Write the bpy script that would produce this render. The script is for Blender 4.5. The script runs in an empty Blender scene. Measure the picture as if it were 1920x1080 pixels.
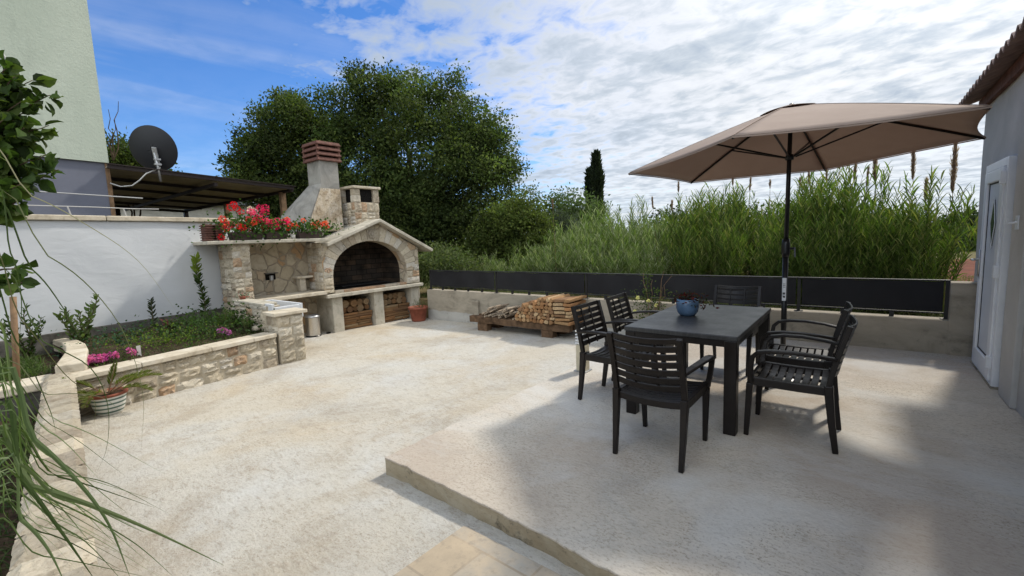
import bpy, math, random
import numpy as np
from mathutils import Matrix, Vector
R_ = math.radians
random.seed(4); RNG = np.random.default_rng(11)
S = bpy.context.scene
COL = S.collection

# ---------------------------------------------------------------- camera
F_PX = 840.0; ROLL = R_(2.27); PITCH = math.atan(93.4/840); EYE = 1.5
def _rc(px, py): return np.array([(px-960)/F_PX, -(py-540)/F_PX, -1.0])
_n = _rc(960+F_PX/math.tan(PITCH)*math.sin(ROLL), 540+F_PX/math.tan(PITCH)*math.cos(ROLL)); _up = -_n/np.linalg.norm(_n)
_v = _rc(1626, 420); _v = _v-_up*_v.dot(_up); _Y = _v/np.linalg.norm(_v); _X = np.cross(_Y, _up)
ROT = np.array([_X, _Y, _up])
def at(px, py, dist):
    "point seen in that direction, dist metres away on the ground plan"
    d = ROT@_rc(px, py); t = dist/math.hypot(d[0], d[1]); return np.array([0, 0, EYE])+d*t
cam = bpy.data.cameras.new('camera'); camo = bpy.data.objects.new('camera', cam); COL.objects.link(camo)
cam.sensor_width = 36; cam.lens = F_PX/1920*36; cam.clip_start = .05; cam.clip_end = 3000
M4 = Matrix.Identity(4)
for i in range(3):
    for j in range(3): M4[i][j] = ROT[i, j]
M4[2][3] = EYE
camo.matrix_world = M4; S.camera = camo

# ---------------------------------------------------------------- light
SUN = Vector((.2, .92, 1.0)).normalized()
sl = bpy.data.lights.new('sun', 'SUN'); sl.energy = 2.6; sl.angle = R_(4.2); sl.color = (1, .93, .82)
so = bpy.data.objects.new('sun', sl); COL.objects.link(so); so.rotation_euler = SUN.to_track_quat('Z', 'Y').to_euler()
W = bpy.data.worlds.new('World'); S.world = W; W.use_nodes = True
nt = W.node_tree; nt.nodes.clear(); N = nt.nodes; L = nt.links
def nd(t, **k):
    n = N.new(t)
    for a, b in k.items(): setattr(n, a, b)
    return n
def mathn(op, a, b=None, clamp=False):
    n = nd('ShaderNodeMath', operation=op, use_clamp=clamp)
    for i, v in enumerate((a, b)):
        if v is None: continue
        if isinstance(v, (int, float)): n.inputs[i].default_value = v
        else: L.new(v, n.inputs[i])
    return n.outputs[0]
def rmp(v, stops, inter='LINEAR'):
    n = nd('ShaderNodeValToRGB'); n.color_ramp.interpolation = inter
    while len(n.color_ramp.elements) < len(stops): n.color_ramp.elements.new(.5)
    for e, (p, c) in zip(n.color_ramp.elements, stops): e.position = p; e.color = (c, c, c, 1) if isinstance(c, (int, float)) else (*c, 1)
    L.new(v, n.inputs[0]); return n.outputs[0]
sky = nd('ShaderNodeTexSky', sky_type='NISHITA', sun_disc=False)
sky.sun_elevation = math.asin(SUN.z); sky.sun_rotation = math.atan2(SUN.x, SUN.y); sky.air_density = 1.0; sky.dust_density = .3; sky.ozone_density = 3
skym = nd('ShaderNodeMix', data_type='RGBA', blend_type='MULTIPLY'); skym.inputs[0].default_value = 1
L.new(sky.outputs[0], skym.inputs[6]); skym.inputs[7].default_value = (.50, .86, 1.30, 1)
tc = nd('ShaderNodeTexCoord'); sp = nd('ShaderNodeSeparateXYZ'); L.new(tc.outputs['Generated'], sp.inputs[0])
dz = mathn('ADD', mathn('MAXIMUM', sp.outputs[2], 0.0), .10)
cu = mathn('DIVIDE', sp.outputs[0], dz); cv = mathn('DIVIDE', sp.outputs[1], dz)
cb = nd('ShaderNodeCombineXYZ'); L.new(cu, cb.inputs[0]); L.new(cv, cb.inputs[1])
def noise(scale, detail, rough, vec, dist=0., sc=(1, 1, 1), rot=0.):
    mp = nd('ShaderNodeMapping'); mp.inputs['Scale'].default_value = sc; mp.inputs['Rotation'].default_value[2] = rot; L.new(vec, mp.inputs[0])
    n = nd('ShaderNodeTexNoise'); n.inputs['Scale'].default_value = scale; n.inputs['Detail'].default_value = detail
    n.inputs['Roughness'].default_value = rough; n.inputs['Distortion'].default_value = dist; L.new(mp.outputs[0], n.inputs['Vector']); return n.outputs[0]
big = noise(.55, 3, .5, cb.outputs[0], .4)
cells = noise(6.5, 4, .58, cb.outputs[0], .35, (1.0, 1.1, 1), .5)
fine = noise(1.7, 6, .6, cb.outputs[0], .3, (.8, 1.5, 1), .75)
cirr = noise(1.3, 6, .55, cb.outputs[0], .9, (1.0, .2, 1), R_(62))
# cloud cover grows away from the clear patch of sky over the neighbour's house (towards -X)
az = mathn('DIVIDE', sp.outputs[0], mathn('ADD', mathn('MAXIMUM', sp.outputs[1], .0), .25))
cover = rmp(mathn('MULTIPLY', mathn('ADD', az, 3.0), .25), [(.0, 0.), (.36, .0), (.47, .30), (.56, .48), (.62, .72), (.70, 1.0)])
dens = mathn('ADD', mathn('MULTIPLY', cells, .55), mathn('ADD', mathn('MULTIPLY', fine, .45), mathn('MULTIPLY', big, .35)))
low = rmp(sp.outputs[2], [(0, .0), (.10, .0), (.16, .05), (.5, .04)])
dd = mathn('ADD', mathn('ADD', dens, mathn('MULTIPLY', cover, .50)), -.66)
dd = mathn('ADD', dd, low)
mask = rmp(dd, [(.24, 0.), (.33, .45), (.43, .9), (.6, 1.)])
ci = mathn('MULTIPLY', rmp(cirr, [(.47, 0.), (.75, .36)]), 1.0)
hz = rmp(sp.outputs[2], [(0, .45), (.09, .22), (.2, .08), (.35, 0.)])
mask = mathn('MAXIMUM', mathn('MAXIMUM', mask, ci), hz)
shade = rmp(mathn('ADD', mathn('MULTIPLY', fine, .5), mathn('MULTIPLY', cells, .5)), [(.38, (.83, .83, .82)), (.47, (.72, .74, .765)), (.56, (.52, .575, .64)), (.66, (.40, .465, .55))])
mx = nd('ShaderNodeMix', data_type='RGBA'); L.new(mask, mx.inputs[0])
skyb = nd('ShaderNodeMix', data_type='RGBA', blend_type='MULTIPLY'); skyb.inputs[0].default_value = 1; L.new(skym.outputs[2], skyb.inputs[6]); skyb.inputs[7].default_value = (.1, .1, .1, 1)
# unseen cloud round the sun and behind the viewer, brightened to fill the shade
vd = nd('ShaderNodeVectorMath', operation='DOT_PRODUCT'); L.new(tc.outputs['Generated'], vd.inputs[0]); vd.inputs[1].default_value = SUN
fill_gain = mathn('ADD', mathn('MULTIPLY', mathn('POWER', mathn('MAXIMUM', vd.outputs['Value'], 0.), 14.), 1.3), mathn('ADD', rmp(mathn('ADD', mathn('MULTIPLY', sp.outputs[1], -.5), .5), [(0, .0), (.45, .0), (.75, 1.8)]), .94))
gs = nd('ShaderNodeMix', data_type='RGBA', blend_type='MULTIPLY'); gs.inputs[0].default_value = 1; L.new(shade, gs.inputs[6]); L.new(fill_gain, gs.inputs[7])
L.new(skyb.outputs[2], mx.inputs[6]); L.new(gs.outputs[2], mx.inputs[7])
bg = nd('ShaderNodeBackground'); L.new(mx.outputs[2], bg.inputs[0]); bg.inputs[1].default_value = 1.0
ow = nd('ShaderNodeOutputWorld'); L.new(bg.outputs[0], ow.inputs[0])
S.view_settings.view_transform = 'Standard'; S.view_settings.look = 'None'; S.view_settings.exposure = 0.36; S.view_settings.gamma = 1
S.cycles.max_bounces = 7; S.cycles.diffuse_bounces = 3; S.cycles.transparent_max_bounces = 12

# ---------------------------------------------------------------- materials
MATS = {}
class MT:
    "small node helper"
    def __init__(s, name, rough=.8, spec=.3):
        s.m = bpy.data.materials.new(name); s.m.use_nodes = True; s.t = s.m.node_tree; s.b = s.t.nodes['Principled BSDF']
        s.b.inputs['Roughness'].default_value = rough; s.b.inputs['Specular IOR Level'].default_value = spec
        s.co = s.n('ShaderNodeTexCoord').outputs['Object']; MATS[name] = s.m; s.h = None
    def n(s, t, **k):
        n = s.t.nodes.new(t)
        for a, b in k.items(): setattr(n, a, b)
        return n
    def l(s, a, b): s.t.links.new(a, b)
    def noise(s, scale, detail=4, rough=.6, dist=0., sc=(1, 1, 1), rot=(0, 0, 0)):
        mp = s.n('ShaderNodeMapping'); mp.inputs['Scale'].default_value = sc; mp.inputs['Rotation'].default_value = rot; s.l(s.co, mp.inputs[0])
        n = s.n('ShaderNodeTexNoise'); n.inputs['Scale'].default_value = scale; n.inputs['Detail'].default_value = detail
        n.inputs['Roughness'].default_value = rough; n.inputs['Distortion'].default_value = dist; s.l(mp.outputs[0], n.inputs['Vector']); return n.outputs[0]
    def vor(s, scale, feature='F1', sc=(1, 1, 1), rnd=1., out='Distance', warp=0.):
        mp = s.n('ShaderNodeMapping'); mp.inputs['Scale'].default_value = sc; v = s.co
        if warp:
            nn = s.n('ShaderNodeTexNoise'); nn.inputs['Scale'].default_value = 6; s.l(s.co, nn.inputs['Vector'])
            a = s.n('ShaderNodeMix', data_type='RGBA', blend_type='LINEAR_LIGHT'); a.inputs[0].default_value = warp; s.l(s.co, a.inputs[6]); s.l(nn.outputs[1], a.inputs[7]); v = a.outputs[2]
        s.l(v, mp.inputs[0])
        n = s.n('ShaderNodeTexVoronoi', feature=feature); n.inputs['Scale'].default_value = scale; n.inputs['Randomness'].default_value = rnd; s.l(mp.outputs[0], n.inputs['Vector']); return n.outputs[out]
    def ramp(s, v, stops, inter='LINEAR'):
        n = s.n('ShaderNodeValToRGB'); n.color_ramp.interpolation = inter
        while len(n.color_ramp.elements) < len(stops): n.color_ramp.elements.new(.5)
        for e, (p, c) in zip(n.color_ramp.elements, stops): e.position = p; e.color = (c, c, c, 1) if isinstance(c, (int, float)) else (*c, 1)
        s.l(v, n.inputs[0]); return n.outputs[0]
    def mix(s, f, a, b, mode='MIX'):
        n = s.n('ShaderNodeMix', data_type='RGBA', blend_type=mode)
        for i, v in ((0, f), (6, a), (7, b)):
            if isinstance(v, (int, float)): n.inputs[i].default_value = v if i == 0 else (v, v, v, 1)
            elif isinstance(v, tuple): n.inputs[i].default_value = (*v, 1)
            else: s.l(v, n.inputs[i])
        return n.outputs[2]
    def math(s, op, a, b=0.):
        n = s.n('ShaderNodeMath', operation=op)
        for i, v in enumerate((a, b)):
            if isinstance(v, (int, float)): n.inputs[i].default_value = v
            else: s.l(v, n.inputs[i])
        return n.outputs[0]
    def sep(s):
        n = s.n('ShaderNodeSeparateXYZ'); s.l(s.co, n.inputs[0]); return n.outputs
    def attr(s, name='col'):
        n = s.n('ShaderNodeAttribute', attribute_name=name); return n.outputs['Color']
    def color(s, c):
        if isinstance(c, tuple): s.b.inputs['Base Color'].default_value = (*c, 1)
        else: s.l(c, s.b.inputs['Base Color'])
        return s
    def bump(s, h, strength=.4, dist=.01):
        n = s.n('ShaderNodeBump'); n.inputs['Strength'].default_value = strength; n.inputs['Distance'].default_value = dist
        s.l(h, n.inputs['Height'])
        if s.h is not None: s.l(s.h, n.inputs['Normal'])
        s.h = n.outputs[0]; s.l(s.h, s.b.inputs['Normal']); return s
    def rough(s, v): s.l(v, s.b.inputs['Roughness']); return s

def cracks(m, scale, width, warp=.05):
    return m.ramp(m.vor(scale, 'DISTANCE_TO_EDGE', warp=warp), [(0, 0.), (width, 1.)])

# patio: swept cream concrete with cement blooms, ochre stains and pits
m = MT('patio_concrete', .9, .2)
R5 = (0, 0, .55)
a = m.noise(.5, 5, .6, .3); c_ = m.noise(95, 3, .7); d_ = m.noise(10, 8, .78, .25, (1, 2.6, 1), R5); e_ = m.noise(.8, 5, .62, .4); g_ = m.noise(34, 5, .75, .2, (1, 2.0, 1), R5)
base = m.ramp(a, [(.32, (.44, .385, .30)), (.45, (.48, .44, .365)), (.56, (.49, .465, .405)), (.70, (.47, .46, .43))])
base = m.mix(m.ramp(m.noise(.75, 7, .68, .4, (1, .8, 1), (0, 0, .5)), [(.48, 0.), (.64, .8)]), base, (.505, .505, .48))
base = m.mix(m.ramp(e_, [(.53, 0.), (.72, .5)]), base, (.45, .355, .225)); base = m.mix(m.ramp(m.noise(.7, 6, .68, .5, (1.1, .9, 1)), [(.53, 0.), (.68, .5)]), base, (.28, .245, .195))
base = m.mix(m.ramp(m.noise(2.6, 7, .72, .3), [(.50, 0.), (.70, .5)]), base, (.34, .285, .215))
base = m.mix(m.ramp(d_, [(.50, 0.), (.68, .6)]), base, (.25, .21, .16))
base = m.mix(m.ramp(g_, [(.54, 0.), (.68, .6)]), base, (.24, .195, .145))
base = m.mix(m.ramp(g_, [(.30, .6), (.44, 0.)]), base, (.58, .55, .48))
pm = m.ramp(m.noise(1.3, 5, .65, .4), [(.40, .2), (.62, 1.)]); base = m.mix(m.math('MULTIPLY', pm, m.ramp(c_, [(.56, 0.), (.66, .7)])), base, (.19, .155, .115))
m.color(base).bump(d_, .6, .02).bump(g_, .5, .008).bump(c_, .3, .004)
# slab: rougher grey-pink concrete, pitted
m = MT('slab_concrete', .92, .2)
a = m.noise(.7, 6, .62, .4); d_ = m.noise(11, 8, .78, .25, (1, 2.4, 1), (0, 0, -.5)); p_ = m.noise(62, 3, .72); g_ = m.noise(36, 5, .75, .2, (1, 1.9, 1), (0, 0, -.5))
base = m.ramp(a, [(.32, (.44, .39, .325)), (.46, (.52, .47, .395)), (.58, (.55, .505, .435)), (.72, (.55, .52, .47))])
base = m.mix(m.ramp(m.noise(1.7, 6, .66, 1.), [(.50, 0.), (.70, .65)]), base, (.40, .385, .35))
base = m.mix(m.ramp(m.noise(2.3, 5, .6, 1.5), [(.60, 0.), (.70, .5)]), base, (.52, .50, .45))
base = m.mix(m.ramp(d_, [(.52, 0.), (.70, .55)]), base, (.22, .19, .155))
pm = m.ramp(m.noise(.9, 5, .65, .8), [(.42, .1), (.62, 1.)]); base = m.mix(m.math('MULTIPLY', pm, m.ramp(p_, [(.55, 0.), (.63, .9)])), base, (.17, .14, .11))
base = m.mix(m.ramp(g_, [(.52, 0.), (.66, .7)]), base, (.24, .205, .16)); base = m.mix(m.ramp(g_, [(.30, .5), (.44, 0.)]), base, (.60, .57, .51)); base = m.mix(m.ramp(m.noise(1.1, 6, .68, .5), [(.50, 0.), (.66, .45)]), base, (.36, .325, .275))
base = m.mix(m.ramp(m.noise(.45, 5, .6, .3), [(.46, 0.), (.58, .6)]), base, (.38, .31, .245)); base = m.mix(m.ramp(m.noise(.6, 6, .66, .4, (1, 1.3, 1)), [(.48, 0.), (.60, .6)]), base, (.56, .555, .53))
m.color(base).bump(d_, .5, .018).bump(p_, .45, .005)
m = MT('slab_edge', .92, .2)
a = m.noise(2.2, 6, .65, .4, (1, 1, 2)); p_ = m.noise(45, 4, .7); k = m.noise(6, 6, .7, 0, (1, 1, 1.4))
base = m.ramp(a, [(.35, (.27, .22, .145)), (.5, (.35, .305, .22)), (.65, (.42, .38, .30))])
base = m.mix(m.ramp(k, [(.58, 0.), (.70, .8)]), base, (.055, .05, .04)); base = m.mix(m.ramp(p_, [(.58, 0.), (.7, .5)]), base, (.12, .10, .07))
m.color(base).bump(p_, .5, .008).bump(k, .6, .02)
m = MT('paving_tile', .75, .3)
s_ = m.n('ShaderNodeTexBrick'); mp = m.n('ShaderNodeMapping'); mp.inputs['Rotation'].default_value[2] = R_(2); m.l(m.co, mp.inputs[0]); m.l(mp.outputs[0], s_.inputs['Vector'])
s_.inputs['Scale'].default_value = 1; s_.inputs['Brick Width'].default_value = .62; s_.inputs['Row Height'].default_value = .30; s_.inputs['Mortar Size'].default_value = .007
s_.inputs['Color1'].default_value = (.36, .29, .20, 1); s_.inputs['Color2'].default_value = (.30, .29, .26, 1); s_.inputs['Mortar'].default_value = (.25, .21, .16, 1)
c2 = m.mix(m.ramp(m.noise(3, 7, .7), [(.4, 0.), (.62, .8)]), s_.outputs[0], (.46, .37, .26)); c2 = m.mix(m.ramp(m.noise(20, 6, .72), [(.52, 0.), (.68, .55)]), c2, (.22, .19, .15))
m.color(c2).bump(m.noise(30, 5, .7), .3, .005)
# walls
m = MT('white_render', .85, .2)
st = m.noise(2.2, 4, .5, 2.2, (1, .7, 1.3)); st2 = m.noise(7, 6, .62, 1.6, (1, .45, 1.6)); ll = m.noise(1.2, 5, .7, 2.0, (1, .5, 1))
m.color(m.mix(m.ramp(m.noise(1.1, 5, .6), [(.4, 0.), (.7, .5)]), (.53, .55, .57), (.61, .62, .63))).bump(st, .22, .03).bump(st2, .25, .008)
m = MT('grey_render', .9, .2)
a = m.noise(1.3, 6, .65, .4); f = m.noise(24, 5, .7)
m.color(m.mix(m.ramp(a, [(.38, 0.), (.68, 1.)]), (.42, .40, .365), (.52, .495, .455))).bump(m.noise(4, 6, .65, .8), .4, .03).bump(f, .35, .008)
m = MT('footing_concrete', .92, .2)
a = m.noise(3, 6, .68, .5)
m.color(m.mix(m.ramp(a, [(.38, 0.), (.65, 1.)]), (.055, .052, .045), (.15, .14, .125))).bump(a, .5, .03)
m = MT('yard_wall_concrete', .92, .2)
a = m.noise(1.6, 7, .66, .5, (1, 1, 2.4)); z = m.sep()[2]
zz = m.math('ADD', z, m.math('MULTIPLY', m.math('SUBTRACT', m.noise(2.6, 6, .6), .5), .16))
top = m.ramp(a, [(.36, (.23, .20, .155)), (.5, (.32, .285, .225)), (.64, (.38, .33, .26))]); bot = m.ramp(a, [(.38, (.33, .325, .30)), (.64, (.43, .42, .39))])
base = m.mix(m.ramp(zz, [(.50, 0.), (.52, 1.)]), bot, top)
base = m.mix(m.ramp(m.noise(5, 6, .7), [(.58, 0.), (.72, .6)]), base, (.14, .13, .10))
m.color(base).bump(m.noise(18, 6, .7), .45, .012)
m = MT('coping_stone', .85, .25)
a = m.noise(3.5, 6, .66, .6)
m.color(m.mix(m.ramp(m.noise(14, 5, .7), [(.56, 0.), (.7, .6)]), m.ramp(a, [(.34, (.36, .31, .23)), (.5, (.50, .44, .34)), (.66, (.56, .51, .42))]), (.26, .22, .16))).bump(m.noise(25, 5, .7), .4, .008)
m = MT('grey_cement', .9, .2)
a = m.noise(2.4, 6, .66, .7)
m.color(m.ramp(a, [(.33, (.17, .165, .15)), (.5, (.26, .25, .225)), (.66, (.34, .33, .30))])).bump(m.noise(16, 6, .7), .4, .012)
m = MT('pale_cement', .9, .2)
a = m.noise(4, 6, .66, .7)
m.color(m.mix(m.ramp(m.noise(11, 6, .7), [(.56, 0.), (.7, .55)]), m.ramp(a, [(.33, (.30, .275, .22)), (.5, (.42, .39, .32)), (.66, (.50, .46, .38))]), (.20, .17, .12))).bump(m.noise(22, 6, .7), .45, .012)
m = MT('hood_plaster', .92, .2)
a = m.noise(5, 6, .66, .7)
m.color(m.mix(m.ramp(m.noise(16, 6, .72), [(.50, 0.), (.64, .85)]), m.ramp(a, [(.36, (.42, .33, .225)), (.5, (.56, .47, .35)), (.62, (.66, .59, .49))]), (.24, .18, .12))).bump(m.noise(16, 7, .8), 1., .04)
m = MT('mortar', .95, .1)
m.color(m.ramp(m.noise(9, 5, .7), [(.35, (.40, .34, .25)), (.65, (.52, .46, .36))])).bump(m.noise(40, 4, .7), .5, .008)
m = MT('rock_stone', .88, .2)
a = m.noise(14, 6, .7, .5); at_ = m.attr()
base = m.mix(m.ramp(a, [(.4, 0.), (.7, .55)]), at_, m.mix(.5, at_, (.62, .57, .48)))
base = m.mix(m.ramp(m.noise(3.2, 7, .72, .4), [(.52, 0.), (.66, .6)]), base, (.17, .145, .115)); base = m.mix(m.ramp(m.noise(30, 5, .72), [(.54, 0.), (.68, .55)]), base, (.13, .105, .07))
m.color(base).bump(m.noise(22, 6, .75), .8, .02)
m = MT('crazy_stone', .88, .2)
ed = m.ramp(m.vor(4.3, 'DISTANCE_TO_EDGE', warp=.06), [(0.02, 0.), (.07, 1.)]); cc = m.vor(4.3, 'F1', out='Color', warp=.06)
sx = m.n('ShaderNodeSeparateColor'); m.l(cc, sx.inputs[0])
st = m.ramp(sx.outputs[0], [(.0, (.46, .40, .30)), (.35, (.40, .34, .24)), (.6, (.52, .47, .38)), (.8, (.42, .26, .13)), (1., (.36, .31, .23))])
st = m.mix(m.ramp(m.noise(12, 6, .7), [(.45, 0.), (.7, .6)]), st, (.26, .21, .15))
m.color(m.mix(ed, (.32, .275, .21), st)).bump(ed, .8, .02).bump(m.noise(20, 6, .7), .4, .01)
m = MT('sooty_brick', .95, .1)
s_ = m.n('ShaderNodeTexBrick'); mp = m.n('ShaderNodeMapping'); mp.inputs['Rotation'].default_value = (0, R_(90), R_(90)); m.l(m.co, mp.inputs[0]); m.l(mp.outputs[0], s_.inputs['Vector'])
s_.inputs['Scale'].default_value = 1; s_.inputs['Brick Width'].default_value = .27; s_.inputs['Row Height'].default_value = .12; s_.inputs['Mortar Size'].default_value = .008
s_.inputs['Color1'].default_value = (.11, .075, .05, 1); s_.inputs['Color2'].default_value = (.045, .04, .035, 1); s_.inputs['Mortar'].default_value = (.02, .018, .016, 1)
m.color(m.mix(m.ramp(m.noise(3, 5, .6), [(.4, 0.), (.65, .85)]), s_.outputs[0], (.018, .016, .014))).bump(s_.outputs[1], -.6, .01)
def plain(name, c, rough=.5, spec=.4, metal=0., nz=None, bump=None, var=.25):
    m = MT(name, rough, spec); m.b.inputs['Metallic'].default_value = metal
    if nz: m.color(m.mix(m.ramp(m.noise(nz, 5, .65), [(.35, 0.), (.7, 1.)]), tuple(x*(1-var) for x in c), tuple(min(1, x*(1+var)) for x in c)))
    else: m.color(c)
    if bump: m.bump(m.noise(bump[0], 4, .6, 0, bump[3] if len(bump) > 3 else (1, 1, 1)), bump[1], bump[2])
    return m.m
m = MT('chair_resin', .36, .32); m.color(m.mix(m.ramp(m.noise(7, 6, .7), [(.45, 0.), (.75, .35)]), (.0085, .006, .005), (.03, .024, .02))).bump(m.noise(60, 4, .6), .12, .002); m.rough(m.ramp(m.noise(5, 5, .65), [(.35, .30), (.7, .55)])) 
m = MT('table_resin', .38, .5)
g = m.noise(9, 4, .6, .3, (9, 1, 1)); m.color(m.mix(m.ramp(g, [(.4, 0.), (.7, 1.)]), (.028, .028, .028), (.05, .05, .05))).bump(g, .25, .004); m.rough(m.ramp(m.noise(5, 4, .6), [(.3, .30), (.7, .46)]))
plain('pole_metal', (.012, .012, .013), .35, .5, .2); plain('black_frame', (.012, .012, .013), .5, .4)
m = MT('fence_mesh', .7, .25); wv = m.vor(160, 'F1', rnd=0.); m.color(m.mix(m.ramp(m.noise(1.2, 4, .6), [(.4, 0.), (.7, 1.)]), (.012, .012, .014), (.02, .02, .022))).bump(wv, .3, .002)
m = MT('parasol_fabric', .85, .15)
m.color(m.mix(m.ramp(m.noise(3, 4, .6), [(.4, 0.), (.7, 1.)]), (.37, .29, .24), (.41, .325, .27))).bump(m.noise(2.6, 3, .55, .6), .35, .03)
tr = m.n('ShaderNodeBsdfTranslucent'); tr.inputs[0].default_value = (.42, .28, .22, 1); ms = m.n('ShaderNodeMixShader'); ms.inputs[0].default_value = .26
m.l(m.b.outputs[0], ms.inputs[1]); m.l(tr.outputs[0], ms.inputs[2]); m.l(ms.outputs[0], m.t.nodes['Material Output'].inputs[0])
plain('white_plastic', (.72, .73, .74), .35, .5, 0, 4, None, .05); plain('white_sticker', (.7, .7, .7), .6)
plain('door_panel', (.60, .62, .64), .4, .5, 0, 3, None, .06); plain('dark_glass', (.025, .05, .04), .25, .3); plain('rubber_seal', (.02, .02, .02), .6)
plain('steel', (.62, .60, .57), .28, .5, 1., 40, None, .08); plain('galvanised', (.42, .43, .44), .45, .5, .8, 20); plain('lamp_plastic', (.62, .60, .55), .45, .4, 0, 10, None, .1); plain('lamp_body', (.50, .45, .33), .5, .4, 0, 10, None, .12)
plain('terracotta', (.24, .075, .045), .75, .25, 0, 9, (30, .2, .004)); plain('terracotta_dark', (.125, .058, .044), .8, .25, 0, 12, (30, .3, .004), .35); plain('brown_plastic', (.055, .035, .03), .55, .4, 0, 8)
plain('soil', (.055, .038, .025), .95, .1, 0, 12, (25, .8, .03), .5); plain('red_soil', (.12, .042, .025), .95, .1, 0, .9, (3, .6, .1), .35)
plain('green_render', (.44, .49, .42), .9, .2, 0, 1.2, (22, .5, .02), .1); plain('blue_grey_render', (.155, .165, .205), .85, .2, 0, 1.5, (30, .3, .006), .08)
plain('blue_glaze', (.075, .13, .21), .22, .5, 0, 14, None, .2); plain('white_wire', (.40, .40, .39), .5); plain('bark', (.10, .075, .05), .9, .1, 0, 12, (18, .8, .03, (1, 1, .25)), .4); plain('cane_wood', (.22, .14, .08), .7, .2, 0, 8, (12, .4, .01, (1, 1, .3)), .3)
plain('pallet_timber', (.12, .075, .045), .9, .15, 0, 7, (24, .7, .012, (.25, 1, 1)), .55); plain('roof_sheet', (.21, .155, .135), .85, .2, 0, 2.5, (14, .4, .01), .35); plain('dish_paint', (.018, .02, .024), .55, .35); plain('carport_frame', (.028, .02, .018), .6, .3); plain('carport_sheet', (.30, .25, .19), .7, .3, 0, 2, None, .3)
plain('far_wall', (.36, .35, .31), .9, .2, 0, 2, None, .2); plain('far_roof', (.13, .14, .15), .8, .2, 0, .6, None, .12); plain('charcoal', (.014, .013, .012), .95, .1, 0, 30, (40, 1., .02), .6)
m = MT('green_render', .9, .2)
gg = m.mix(m.ramp(m.noise(.8, 6, .65, .3, (1, 1, .35)), [(.35, 0.), (.7, 1.)]), (.37, .42, .35), (.44, .485, .41)); gg = m.mix(m.ramp(m.noise(3.5, 6, .7, .2, (1, 1, .22)), [(.56, 0.), (.72, .5)]), gg, (.28, .32, .27))
m.color(gg).bump(m.noise(26, 5, .7), .5, .015).bump(m.noise(3, 4, .6), .3, .03)
m = MT('striped_glaze', .35, .5)
z = m.sep()[2]; w = m.math('FRACT', m.math('MULTIPLY', z, 1/.045)); m.color(m.ramp(w, [(0., (.66, .66, .62)), (.55, (.66, .66, .62)), (.60, (.075, .13, .105)), (.95, (.075, .13, .105)), (1., (.66, .66, .62))]))
m = MT('split_wood', .85, .15); at_ = m.attr()
m.color(m.mix(m.ramp(m.noise(26, 5, .7, .5, (1, .12, 1)), [(.4, 0.), (.7, .75)]), at_, (.10, .055, .03))).bump(m.noise(30, 5, .7, 0, (1, .12, 1)), .6, .01)
def leafmat(name, trans=.34, rough=.5, spec=.35):
    m = MT(name, rough, spec); at_ = m.attr(); m.color(at_)
    tr = m.n('ShaderNodeBsdfTranslucent'); br = m.mix(1., at_, (1.5, 1.75, .7), 'MULTIPLY'); m.l(br, tr.inputs[0])
    ms = m.n('ShaderNodeMixShader'); ms.inputs[0].default_value = trans
    m.l(m.b.outputs[0], ms.inputs[1]); m.l(tr.outputs[0], ms.inputs[2]); m.l(ms.outputs[0], m.t.nodes['Material Output'].inputs[0])
leafmat('leaf', rough=.65, spec=.15); leafmat('petal', .35, .6, .2); leafmat('dry_plume', .5, .8, .1)
m = MT('meadow', .95, .1)
m.color(m.mix(m.ramp(m.noise(.25, 6, .65), [(.4, 0.), (.62, 1.)]), m.ramp(m.noise(9, 5, .7), [(.3, (.045, .06, .02)), (.7, (.13, .13, .05))]), (.16, .12, .06))).bump(m.noise(12, 5, .7), 1., .05)

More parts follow.
